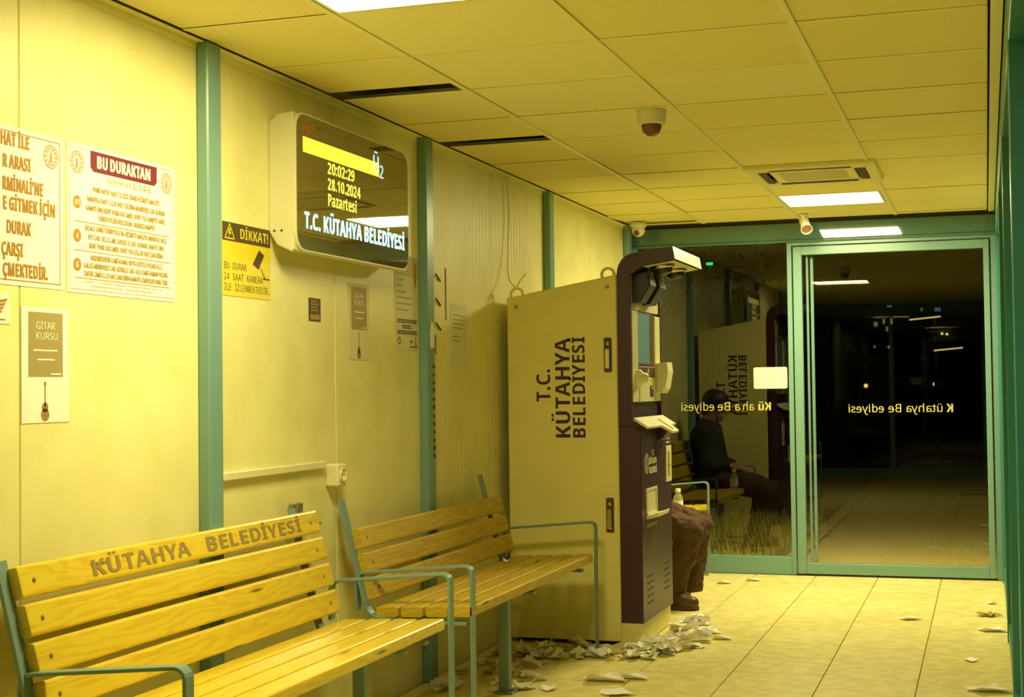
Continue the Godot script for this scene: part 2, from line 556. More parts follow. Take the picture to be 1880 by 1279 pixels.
# ------------------------------------------------------------------ the room
func build_shell():
	# left wall: sandwich panels between teal posts
	var wall := structure("wall_left", "cream sandwich panel wall with teal posts")
	var seams := [1.0, -0.27, -1.22, -2.2, -3.175, -4.11, -5.09, -6.0, -6.96, -7.91, -8.9, -10.05]
	for k in seams.size() - 1:
		var z0: float = seams[k]; var z1: float = seams[k + 1]
		var st := begin()
		if z0 < -5.9:
			# fine upright ribs pressed into the sheet
			var n := int(round((z0 - z1) / 0.05))
			var pts := PackedVector2Array()
			pts.append(Vector2(z0 - 0.002, -0.08))
			for i in n:
				var a := z0 - 0.002 - (z0 - z1 - 0.004) * i / n
				var b := z0 - 0.002 - (z0 - z1 - 0.004) * (i + 1) / n
				pts.append(Vector2(a, 0.0)); pts.append(Vector2(lerpf(a, b, 0.55), 0.0))
				pts.append(Vector2(lerpf(a, b, 0.65), -0.0008)); pts.append(Vector2(lerpf(a, b, 0.9), -0.0008))
			pts.append(Vector2(z1 + 0.002, 0.0))
			pts.append(Vector2(z1 + 0.002, -0.08))
			prism(st, pts, -0.05, CEIL + 0.2, Transform3D(Basis(Vector3(0, 0, 1), Vector3(1, 0, 0), Vector3(0, 1, 0)), Vector3(WALL, 0, 0)))
		else:
			box(st, Vector3(WALL - 0.04, CEIL / 2 + 0.075, (z0 + z1) / 2), Vector3(0.08, CEIL + 0.25, z0 - z1 - 0.002), 0.003)
		build("wall_panel", st, M.wall_panel, wall)
	var back := begin()
	box(back, Vector3(WALL - 0.10, 1.25, -4.5), Vector3(0.03, 2.75, 11.2), 0.0)
	build("backing_sheet", back, M.plenum, wall)
	var st2 := begin()
	for z in [-2.2, -4.11, -6.0, -7.912, -9.83]:
		st2 = begin()
		box(st2, Vector3(WALL + 0.021, CEIL / 2, z), Vector3(0.042, CEIL, 0.088), 0.005)
		build("post", st2, M.teal_paint, wall)
	# near wall behind the camera
	var near := structure("wall_near", "teal framed glass end wall behind the viewpoint")
	bar(near, "header", M.teal_paint, WALL, 0.12, 2.24, 2.66, 0.80, 0.74)
	bar(near, "bottom_rail", M.teal_paint, WALL, 0.12, 0.0, 0.12, 0.80, 0.74)
	for x in [-2.34, -1.24, -0.02]:
		bar(near, "stile", M.teal_paint, x - 0.035, x + 0.035, 0.12, 2.24, 0.80, 0.74)
	bar(near, "glass_pane", M.glass, -2.3, 0.08, 0.12, 2.24, 0.771, 0.769, 0.0)
	# wall angle along the ceiling edge
	var trim := structure("trim_1", "cream angle along the top of the left wall")
	st2 = begin()
	box(st2, Vector3(WALL + 0.015, CEIL - 0.0015, -4.5), Vector3(0.03, 0.003, 10.8), 0.0005)
	box(st2, Vector3(WALL + 0.0015, CEIL - 0.012, -4.5), Vector3(0.003, 0.022, 10.8), 0.0005)
	build("angle", st2, M.grid_metal, trim)
	trim = structure("trim_2", "cream angle along the top of the glass front")
	st2 = begin()
	box(st2, Vector3(0.052, CEIL - 0.003, -4.5), Vector3(0.036, 0.006, 10.8), 0.001)
	build("angle", st2, M.grid_metal, trim)
	# ceiling: lay-in tiles on a metal grid
	var ceiling := structure("ceiling", "cream lay-in tile ceiling on a metal grid")
	st2 = begin()
	box(st2, Vector3(-1.15, CEIL + 0.26, -4.55), Vector3(2.7, 0.06, 11.2), 0.0)
	build("roof_deck", st2, M.plenum, ceiling)
	for row in range(-9, 10):
		for col in 4:
			if (col == 1 and row == -2) or (col == 2 and row == 7): continue       # light panels
			if col == 2 and row == 5: continue                                       # air conditioner
			var z0 := GZ0 - GZD * row; var z1 := maxf(z0 - GZD, -9.9)
			if z0 < -9.85: continue
			var x0: float = GX[col]; var x1: float = GX[col + 1]
			var pitch := 0.0
			if col == 0 and row == 0: z1 += 0.125          # slid tiles leave an open slot
			if col == 0 and row == 2: z1 += 0.13
			var lift := rng.randf_range(0.0, 0.0025)
			st2 = begin()
			if col == 0 and row == 8:
				pitch = 0.035
				lift = 0.004
			box(st2, Vector3(0, 0.008, 0), Vector3(x1 - x0 - 0.016, 0.014, z0 - z1 - 0.014), 0.003)
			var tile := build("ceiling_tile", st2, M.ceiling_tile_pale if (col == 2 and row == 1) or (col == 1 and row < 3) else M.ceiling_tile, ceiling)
			tile.position = Vector3((x0 + x1) / 2, CEIL + 0.002 + lift, (z0 + z1) / 2)
			tile.rotation = Vector3(pitch + rng.randf_range(-0.002, 0.002), 0, rng.randf_range(-0.0015, 0.0015))
	for k in range(1, 4):
		st2 = begin()
		box(st2, Vector3(GX[k], CEIL + 0.001, -4.57), Vector3(0.024, 0.004, 10.66), 0.001)
		box(st2, Vector3(GX[k], CEIL + 0.02, -4.57), Vector3(0.003, 0.036, 10.66), 0.0)
		build("main_runner", st2, M.grid_metal, ceiling)
	for row in range(-8, 10):
		for col in 4:
			if col == 2 and row == 6: continue
			st2 = begin()
			box(st2, Vector3((GX[col] + GX[col + 1]) / 2, CEIL + 0.0025, GZ0 - GZD * row), Vector3(GX[col + 1] - GX[col] - 0.026, 0.003, 0.02), 0.001)
			build("cross_tee", st2, M.grid_metal, ceiling)
	# floor: square tiles in staggered columns
	var floor_ := structure("floor", "pale square floor tiles")
	st2 = begin()
	box(st2, Vector3(-1.14, -0.06, -4.6), Vector3(2.62, 0.1, 11.0), 0.0)
	build("screed", st2, M.grout, floor_)
	var starts := [-6.75, -6.98, -6.85, -6.95, -6.9, -6.8]
	var xs := [-2.36, -1.912, -1.51, -1.11, -0.708, -0.305, 0.098]
	for c in 6:
		for r in range(-10, 20):
			var z: float = starts[c] + 0.4 * r
			if z < -9.9 or z > -2.0: continue
			var x0: float = xs[c]; var x1: float = xs[c + 1]
			var zb := maxf(z - 0.4, -9.94)
			st2 = begin()
			box(st2, Vector3(0, -0.006, 0), Vector3(x1 - x0 - 0.004, 0.012, z - zb - 0.004), 0.0012)
			var tile := build("floor_tile", st2, M["floor_tile_%d" % rng.randi_range(0, 2)], floor_)
			tile.position = Vector3((x0 + x1) / 2, rng.randf_range(-0.0006, 0.0), (z + zb) / 2)
			tile.rotation = Vector3(rng.randf_range(-0.001, 0.001), 0, rng.randf_range(-0.001, 0.001))
	st2 = begin()
	box(st2, Vector3(-1.13, -0.006, -0.6), Vector3(2.46, 0.012, 2.78), 0.001)
	build("floor_slab", st2, M.floor_tile_1, floor_)

func bar(parent: Node, called: String, m: Material, x0: float, x1: float, y0: float, y1: float, z0: float, z1: float, bevel := 0.003):
	var st := begin()
	box(st, Vector3((x0 + x1) / 2, (y0 + y1) / 2, (z0 + z1) / 2), Vector3(absf(x1 - x0), absf(y1 - y0), absf(z1 - z0)), bevel)
	return build(called, st, m, parent)

func build_far_wall():
	var head := structure("trim_3", "glossy teal header above the glass door")
	bar(head, "header", M.teal_gloss, WALL, 0.12, 2.262, 2.378, FAR + 0.03, FAR - 0.10, 0.004)
	bar(head, "header_lip", M.teal_gloss, WALL, 0.12, 2.245, 2.262, FAR + 0.036, FAR - 0.10, 0.003)
	bar(head, "upper_wall", M.plenum, WALL - 0.1, 0.2, 2.378, 2.7, FAR - 0.02, FAR - 0.10, 0.0)
	var w := structure("window_1", "fixed glass panel left of the sliding door")
	bar(w, "frame_stile", M.teal_paint, WALL, WALL + 0.06, 0.0, 2.245, FAR + 0.02, FAR - 0.05)
	bar(w, "frame_stile", M.teal_paint, -1.272, -1.240, 0.0, 2.245, FAR + 0.02, FAR - 0.05)
	bar(w, "bottom_rail", M.teal_paint, WALL + 0.06, -1.272, 0.0, 0.122, FAR + 0.022, FAR - 0.05)
	bar(w, "glass_pane", M.glass, WALL + 0.06, -1.272, 0.122, 2.245, FAR - 0.010, FAR - 0.012, 0.0)
	var d := structure("door_1", "sliding glass door in a teal aluminium frame")
	bar(d, "frame_stile", M.teal_paint, -1.230, -1.172, 0.012, 2.215, FAR + 0.034, FAR - 0.015)
	bar(d, "frame_stile", M.teal_paint, -0.003, 0.034, 0.012, 2.215, FAR + 0.034, FAR - 0.015)
	bar(d, "top_rail", M.teal_paint, -1.172, -0.003, 2.158, 2.215, FAR + 0.034, FAR - 0.015)
	bar(d, "bottom_rail", M.teal_paint, -1.172, -0.003, 0.012, 0.085, FAR + 0.034, FAR - 0.015)
	bar(d, "glazing_bead", M.teal_paint, -1.150, -1.135, 0.085, 2.158, FAR - 0.02, FAR - 0.045)
	bar(d, "glazing_bead", M.teal_paint, -1.125, -1.105, 0.085, 2.158, FAR - 0.05, FAR - 0.075)
	bar(d, "glass_pane", M.glass, -1.172, -0.003, 0.085, 2.158, FAR + 0.008, FAR + 0.006, 0.0)
	bar(d, "jamb", M.teal_paint, 0.040, 0.12, 0.0, 2.245, FAR + 0.02, FAR - 0.10)
	bar(d, "top_track", M.teal_paint, -1.24, 0.04, 2.222, 2.245, FAR + 0.02, FAR - 0.05)
	bar(d, "threshold", M.rubber, -1.24, 0.04, -0.005, 0.008, FAR + 0.03, FAR - 0.05, 0.001)
	# lettering on the outside of the glass, so it reads backwards from inside
	var mirror := Transform3D(Basis(Vector3(-1, 0, 0), Vector3(0, 1, 0), Vector3(0, 0, -1)), Vector3(0, 1.118, FAR))
	var st := begin()
	letters(st, "K", font_bold, Vector2(0.211, 0), 0.055, 0.0, mirror, -1, 0.0)
	letters(st, "ütahya Be", font_plain, Vector2(0.277, 0), 0.052, 0.345, mirror, -1, 0.0)
	letters(st, "ediyesi", font_plain, Vector2(0.652, 0), 0.052, 0.228, mirror, -1, 0.0)
	mesh_node("lettering", done(st), M.vinyl, d)
	mirror.origin.z = FAR - 0.014
	st = begin()
	letters(st, "Kü", font_bold, Vector2(1.40, 0.02), 0.055, 0.085, mirror, -1, 0.0)
	letters(st, "ah", font_plain, Vector2(1.515, 0.02), 0.055, 0.075, mirror, -1, 0.0)
	letters(st, "a Be", font_plain, Vector2(1.61, 0.02), 0.055, 0.155, mirror, -1, 0.0)
	letters(st, "ediyesi", font_plain, Vector2(1.79, 0.02), 0.055, 0.228, mirror, -1, 0.0)
	mesh_node("lettering", done(st), M.vinyl, w)
	# paper sticker on the glass panel
	st = begin()
	prism(st, round_rect(0.228, 0.146, 0.014), 0.0, 0.001, Transform3D(Basis(), Vector3(-1.399, 1.331, FAR - 0.0095)))
	var o := build("glass_sticker", st, M.sticker_white)
	tag(o, "blank white rounded rectangular sticker on the glass beside the sliding door", "sticker")

func build_right_wall():
	var w := structure("wall_right", "teal framed glass front seen edge-on")
	bar(w, "bottom_rail", M.teal_dark, RIGHT, 0.14, 0.0, 0.10, 0.8, FAR)
	bar(w, "top_rail", M.teal_dark, 0.075, 0.14, 2.22, 2.66, 0.8, FAR)
	for z in [-9.86, -7.62, -5.95, -4.25, -2.15, -0.45, 0.72]:
		bar(w, "mullion", M.teal_dark, 0.074, 0.15, 0.0, 2.4, z + 0.04, z - 0.04)
	var win := structure("window_2", "glass front along the right side")
	var zs := [-9.86, -7.62, -5.95, -4.25, -2.15, -0.45, 0.72]
	for k in zs.size() - 1:
		bar(win, "glass_pane", M.glass, 0.108, 0.110, 0.10, 2.22, zs[k] + 0.04, zs[k + 1] - 0.04, 0.0)

func build_outside():
	var g := structure("ground_outside", "dim paved yard beyond the glass door")
	bar(g, "paving", M.paving, -1.35, 6.0, -0.14, -0.04, FAR - 0.10, -26.0, 0.0)
	bar(g, "paving", M.paving, 0.2, 6.0, -0.14, -0.04, 2.0, FAR - 0.10, 0.0)
	bar(g, "yard", M.soil, -40.0, 40.0, -0.5, -0.16, 3.0, -120.0, 0.0)
	bar(g, "soil_bed", M.soil, -8.0, -1.47, -0.14, -0.06, FAR - 0.10, -20.0, 0.0)
	bar(g, "kerb", M.paving, -1.47, -1.36, -0.14, -0.01, FAR - 0.10, -20.0, 0.006)
	# grass blades
	var st := begin()
	for k in 3:
		var a := k * 2.1
		var side := Vector3(cos(a), 0, sin(a)) * 0.006
		var lean := Vector3(cos(a + 1.2), 0, sin(a + 1.2)) * 0.05
		quad(st, -side, side, side * 0.7 + lean * 0.4 + Vector3(0, 0.07, 0), -side * 0.7 + lean * 0.4 + Vector3(0, 0.07, 0))
		tri(st, -side * 0.7 + lean * 0.4 + Vector3(0, 0.07, 0), side * 0.7 + lean * 0.4 + Vector3(0, 0.07, 0), lean + Vector3(0, 0.13, 0))
	var mm := MultiMesh.new()
	mm.transform_format = MultiMesh.TRANSFORM_3D
	mm.mesh = done(st)
	mm.instance_count = 5000
	var buf := PackedFloat32Array()
	for k in 5000:
		var x := rng.randf_range(-3.4, -1.48)
		var z := FAR - 0.2 - pow(rng.randf(), 1.5) * 4.0
		var s := rng.randf_range(0.5, 1.3)
		var b := Basis(Vector3.UP, rng.randf() * TAU).scaled(Vector3(s, s * rng.randf_range(0.6, 1.3), s))
		buf.append_array([b.x.x, b.y.x, b.z.x, x, b.x.y, b.y.y, b.z.y, -0.06, b.x.z, b.y.z, b.z.z, z])
	mm.buffer = buf
	var mmi := MultiMeshInstance3D.new()
	mmi.name = "grass"
	mmi.multimesh = mm
	mmi.material_override = M.grass
	add_child(mmi)
	tag(mmi, "dry yellowed grass in the bed outside the fixed glass panel", "grass", "", "stuff")
	# far building with a few lit windows
	var b := thing("far_building", "dark distant apartment block with a few small lit windows beyond the yard", "building", Vector3(-3.0, -0.2, -70))
	st = begin()
	box(st, Vector3(0, 6.0, -4), Vector3(14, 12, 8), 0.05)
	build("wall", st, M.night_wall, b)
	st = begin()
	box(st, Vector3(0, 12.15, -4), Vector3(14.6, 0.3, 8.6), 0.05)
	build("roof", st, M.night_wall, b)
	for p in [[-1.87, 4.28, 0.18, 0.21], [-1.5, 4.4, 0.1, 0.24], [-1.15, 4.39, 0.1, 0.26], [-1.36, 4.04, 0.1, 0.21], [1.1, 3.77, 0.1, 0.1], [1.32, 3.74, 0.1, 0.1], [0.8, 3.2, 0.1, 0.1], [0.93, 4.89, 0.26, 0.18], [-1.94, 3.23, 0.08, 0.13], [-1.3, 3.2, 0.1, 0.13], [-1.24, 5.1, 0.21, 0.1], [0.21, 4.91, 0.1, 0.16]]:
		st = begin()
		box(st, Vector3(p[0], p[1], 0.03), Vector3(p[2], p[3], 0.06), 0.01)
		build("window", st, M.far_window_blue if p[1] > 4.4 else M.far_warm if p[2] == p[3] else M.far_window, b)
	# strip lights of a shelter across the yard
	for p in [[-0.945, 2.36, 0.5, "upper"], [-0.585, 1.84, 0.46, "lower"]]:
		var t := thing("strip_light", "thin %s glowing strip light in the dark across the yard" % p[3], "strip light", Vector3(p[0], p[1], -25))
		t.rotation.z = 0.085
		st = begin()
		tube(st, [Vector3(-p[2] / 2, 0, 0), Vector3(p[2] / 2, 0.0, 0)], 0.013, 8)
		build("light_tube", st, M.far_tube, t)
		st = begin()
		box(st, Vector3(0, 0.045, 0), Vector3(p[2] + 0.06, 0.045, 0.09), 0.006)
		for s in [-1, 1]:
			box(st, Vector3(s * (p[2] / 2 + 0.015), 0.0, 0), Vector3(0.02, 0.06, 0.06), 0.004)
		build("fitting", st, M.night_wall, t)
	var pole := thing("shelter_post", "thin dark post carrying the strip lights across the yard", "post", Vector3(-0.79, -0.16, -25.1))
	st = begin()
	lathe(st, [Vector2(0.0, 0.0), Vector2(0.07, 0.0), Vector2(0.07, 0.03), Vector2(0.035, 0.06), Vector2(0.03, 2.62), Vector2(0.0, 2.63)])
	build("shaft", st, M.night_wall, pole)
	for q in [Vector3(-0.08, 2.605, 0.05), Vector3(0.12, 2.085, 0.05)]:
		st = begin()
		box(st, q, Vector3(0.7, 0.03, 0.06), 0.004)
		build("bracket", st, M.night_wall, pole)
	var sp := thing("sign_post", "dark post with a small green glowing sign, high beyond the fixed glass panel", "sign", Vector3(-4.52, -0.16, -25.0))
	st = begin()
	lathe(st, [Vector2(0.0, 0.0), Vector2(0.08, 0.0), Vector2(0.05, 0.05), Vector2(0.04, 3.7), Vector2(0.0, 3.72)], Transform3D(Basis(), Vector3(0, 0, -0.075)))
	build("shaft", st, M.night_wall, sp)
	st = begin()
	box(st, Vector3(0, 3.56, 0), Vector3(0.12, 0.05, 0.03), 0.008)
	build("sign_light", st, M.green_sign, sp)
	var rd := begin()
	box(rd, Vector3(0, 0.2, -46), Vector3(60, 0.76, 16), 0.02)
	build("road_bank", rd, M.soil, g)
	parked_car(Vector3(-2.45, 0.58, -42.06), "dark parked car on the left beyond the yard with one bright headlight", 1)
	parked_car(Vector3(-0.67, 0.60, -42.06), "dark parked car on the right beyond the yard with one bright headlight", 1)
	var ol := thing("outdoor_wall_light", "bulkhead light fixed outside above the glass door, out of view", "wall light", Vector3(-0.6, 2.5, FAR - 0.10))
	st = begin()
	box(st, Vector3(0, 0.02, -0.06), Vector3(0.40, 0.07, 0.12), 0.012)
	build("housing", st, M.night_wall, ol)
	st = begin()
	box(st, Vector3(0, -0.021, -0.06), Vector3(0.36, 0.012, 0.09), 0.003)
	build("diffuser", st, M.lamp_glow, ol)
	var al := AreaLight3D.new()
	al.name = "bulkhead_glow"
	al.area_size = Vector2(0.34, 0.08)
	al.light_energy = 1.3
	al.light_color = Color(1.0, 0.9, 0.5)
	al.area_range = 30.0
	al.area_attenuation = 2.0
	al.shadow_enabled = true
	al.rotation.x = -PI / 2
	al.position = Vector3(0, -0.03, -0.06)
	ol.add_child(al, true)
	for p in [[-4.6, -17.0, 5.2, 0], [-2.6, -19.0, 6.0, 1], [-6.2, -24.0, 6.5, 2]]:
		night_tree(Vector3(p[0], -0.1, p[1]), p[2], p[3])

func parked_car(at: Vector3, label: String, lit: int):
	var t := thing("parked_car", label, "car", at, 0.0)
	var body := PackedVector2Array([Vector2(-2.0, 0.28), Vector2(2.0, 0.28), Vector2(2.08, 0.55), Vector2(2.0, 0.78), Vector2(1.1, 0.92), Vector2(-1.7, 0.95), Vector2(-2.05, 0.85), Vector2(-2.1, 0.5)])
	var along := Transform3D(Basis(Vector3(0, 0, 1), Vector3(0, 1, 0), Vector3(-1, 0, 0)), Vector3.ZERO)
	var st := begin()
	prism(st, body, -0.85, 0.85, along, 0.06)
	build("body", st, M.car_paint, t)
	var cab := PackedVector2Array([Vector2(1.05, 0.9), Vector2(0.35, 1.42), Vector2(-1.0, 1.45), Vector2(-1.75, 0.92)])
	st = begin()
	prism(st, cab, -0.74, 0.74, along, 0.05)
	build("cabin", st, M.dark_lens, t)
	for sx in [-1, 1]:
		for z in [-1.3, 1.3]:
			st = begin()
			lathe(st, [Vector2(0, -0.1), Vector2(0.2, -0.1), Vector2(0.31, -0.08), Vector2(0.31, 0.08), Vector2(0.2, 0.1), Vector2(0, 0.1)], Transform3D(Basis(Vector3.BACK, PI / 2), Vector3(sx * 0.78, 0.31, z)), 16)
			build("wheel", st, M.rubber, t)
		st = begin()
		lathe(st, [Vector2(0.0, 0.05), Vector2(0.04, 0.04), Vector2(0.055, 0.0), Vector2(0.0, -0.01)], Transform3D(Basis(Vector3.RIGHT, PI / 2), Vector3(sx * 0.62, 0.66, 2.06)), 16)
		build("headlight", st, M.far_warm if sx == -lit else M.chrome, t)

func night_tree(at: Vector3, h: float, k: int):
	var t := thing("yard_tree", ["slender dark tree nearest the soil bed outside", "dark tree behind the grass bed, close to the door edge", "tall dark tree farthest back beyond the grass bed"][k], "tree", at)
	var st := begin()
	tube(st, [Vector3(0, 0, 0), Vector3(0.03, h * 0.3, 0), Vector3(-0.05, h * 0.6, 0.04), Vector3(0, h * 0.85, 0)], 0.07, 8)
	for b in 7:
		var a := b * 2.4
		var y := h * (0.38 + 0.06 * b)
		tube(st, [Vector3(0, y, 0), Vector3(cos(a) * 0.5, y + 0.45, sin(a) * 0.5), Vector3(cos(a) * 0.95, y + 0.6, sin(a) * 0.95)], 0.025, 6)
	build("trunk", st, M.bark, t)
	st = begin()
	for i in 700:
		var a := rng.randf() * TAU
		var r := sqrt(rng.randf()) * 1.3
		var p := Vector3(cos(a) * r, h * rng.randf_range(0.42, 1.02), sin(a) * r)
		var q := Basis.from_euler(Vector3(rng.randf() * TAU, rng.randf() * TAU, 0))
		quad(st, p + q * Vector3(0, 0, 0), p + q * Vector3(0.05, 0.07, 0.01), p + q * Vector3(0, 0.16, 0), p + q * Vector3(-0.05, 0.07, 0.01))
	var f := build("foliage", st, M.leaf, t)
	f.set_meta("kind", "stuff")

# ------------------------------------------------------------------ benches
# a board along z with rounded long edges and its own texture coordinates
func plank(parent: Node, called: String, m: Material, at: Vector3, tilt: float, thick: float, height: float, z0: float, z1: float, shift: float):
	var st := begin()
	var pts := rounded([Vector2(-thick / 2, -height / 2), Vector2(thick / 2, -height / 2), Vector2(thick / 2, height / 2), Vector2(-thick / 2, height / 2)], 0.009, 3, true)
	var c := Basis(Vector3.BACK, tilt)
	var n := pts.size()
	var run := 0.0
	var ch := 0.004
	for k in n:
		var a: Vector2 = pts[k]; var b: Vector2 = pts[(k + 1) % n]
		var l := a.distance_to(b)
		var v0 := shift + run / 0.36; var v1 := shift + (run + l) / 0.36
		run += l
		var stops := [[z0, 0.93], [z0 - ch, 1.0], [z1 + ch, 1.0], [z1, 0.93]]
		for s in 3:
			var za: float = stops[s][0]; var zb: float = stops[s + 1][0]
			var fa: float = stops[s][1]; var fb: float = stops[s + 1][1]
			var p := [Vector3(a.x * fa, a.y * fa, za), Vector3(a.x * fb, a.y * fb, zb), Vector3(b.x * fb, b.y * fb, zb), Vector3(b.x * fa, b.y * fa, za)]
			var uv := [Vector2(za * 0.55 + shift * 3.1, v0), Vector2(zb * 0.55 + shift * 3.1, v0), Vector2(zb * 0.55 + shift * 3.1, v1), Vector2(za * 0.55 + shift * 3.1, v1)]
			for i in [0, 1, 2, 0, 2, 3]:
				st.set_uv(uv[i])
				st.add_vertex(at + c * p[i])
	for e in 2:
		var z: float = z0 if e == 0 else z1
		for k in n:
			var a: Vector2 = pts[k] * 0.93; var b: Vector2 = pts[(k + 1) % n] * 0.93
			var p := [Vector3(0, 0, z), Vector3(a.x, a.y, z), Vector3(b.x, b.y, z)]
			var uv := [Vector2(0.2, 0.2), Vector2(0.2 + a.x * 2, 0.2 + a.y * 4), Vector2(0.2 + b.x * 2, 0.2 + b.y * 4)]
			for i in ([0, 2, 1] if e == 0 else [0, 1, 2]):
				st.set_uv(uv[i])
				st.add_vertex(at + c * p[i])
	return build(called, st, m, parent)

func make_bench(label: String, z: float, top_plank: bool, wood: String, kinds: int, leg_at: Vector2) -> Node3D:
	var t := thing("slatted_bench", label, "bench", Vector3(0.02, 0, z), 0.0, "wooden slatted benches along the cream wall")
	var lean := 0.262
	var shift := z * 0.37
	# back planks
	for k in 4:
		if k == 0 and not top_plank: continue
		var y := 0.812 - 0.093 * k
		var x := -2.318 + 0.093 * k * 0.268
		plank(t, "back_plank", M["%s_%d" % [wood, (k * 3 + 1) % kinds]], Vector3(x, y, 0), lean, 0.034, 0.082, -0.005, -1.70, shift + 0.23 * k)
	# seat planks
	for k in 4:
		var x := -2.165 + 0.099 * k
		plank(t, "seat_plank", M["%s_%d" % [wood, (k * 2 + 2) % kinds]], Vector3(x, 0.452 + 0.004 * k, 0), 0.035, 0.086, 0.04, 0.018, -1.70, shift + 0.31 * k + 0.5)
	# closed flat-bar arm frames with a foot rail
	for za in [-0.002, -1.775]:
		var st := begin()
		var path := rounded([Vector2(-2.29, 0.455), Vector2(-2.29, 0.592), Vector2(-1.83, 0.632), Vector2(-1.83, 0.006), Vector2(-2.26, 0.006)], 0.035, 6)
		bent_bar(st, path, 0.040, 0.010, za)
		build("armrest", st, M.teal_paint_bench, t)
	# back supports running on under the seat
	for zs in [0.008, -1.58]:
		var st := begin()
		bent_bar(st, rounded([Vector2(-2.352, 0.868), Vector2(-2.238, 0.428), Vector2(-1.845, 0.420)], 0.06, 6), 0.042, 0.012, zs)
		build("back_support", st, M.teal_paint_bench, t)
	var st := begin()
	box(st, Vector3(leg_at.x, 0.212, leg_at.y), Vector3(0.045, 0.424, 0.045), 0.004)
	box(st, Vector3(leg_at.x, 0.004, leg_at.y), Vector3(0.08, 0.008, 0.08), 0.002)
	build("leg", st, M.teal_paint_bench, t)
	st = begin()
	box(st, Vector3(-2.02, 0.423, leg_at.y), Vector3(0.36, 0.012, 0.042), 0.002)
	build("seat_bracket", st, M.teal_paint_bench, t)
	# coach bolts
	var nrm := Basis(Vector3.BACK, lean)
	for k in 4:
		if k == 0 and not top_plank: continue
		for zb in [-0.06, -1.63]:
			st = begin()
			var p := Vector3(-2.318 + 0.093 * k * 0.268, 0.812 - 0.093 * k, zb) + nrm * Vector3(0.018, 0, 0)
			lathe(st, [Vector2(0.0065, -0.002), Vector2(0.006, 0.0015), Vector2(0.004, 0.003), Vector2(0.0, 0.0032)], Transform3D(nrm * Basis(Vector3.BACK, -PI / 2), p), 10)
			build("bolt", st, M.carving, t)
	if top_plank:
		st = begin()
		var b := Basis(Vector3(0, 0, -1), nrm * Vector3(0, 1, 0), nrm * Vector3(1, 0, 0))
		var xf := Transform3D(b, Vector3(-2.318, 0.812, -0.82) + nrm * Vector3(0.018, 0, 0))
		letters(st, "KÜTAHYA", font_bold, Vector2(-0.51, -0.002), 0.044, 0.50, xf, -1, 0.0004)
		mesh_node("carved_lettering", done(st), M.carving, t)
		st = begin()
		letters(st, "BELEDİYESİ", font_bold, Vector2(0.09, -0.002), 0.044, 0.64, xf, -1, 0.0004)
		mesh_node("carved_lettering", done(st), M.carving, t)
	return t

func benches():
	make_bench("varnished yellow slatted bench in the foreground with lettering on its top back plank", -3.05, true, "wood", 4, Vector2(-2.0, -1.38))
	make_bench("worn brownish slatted bench without its top back plank, standing against the card machine", -5.053, false, "wood_old", 2, Vector2(-1.974, -0.80))
	make_bench("slatted bench behind the card machine with a person sitting on it", -8.05, true, "wood", 4, Vector2(-1.974, -0.80))

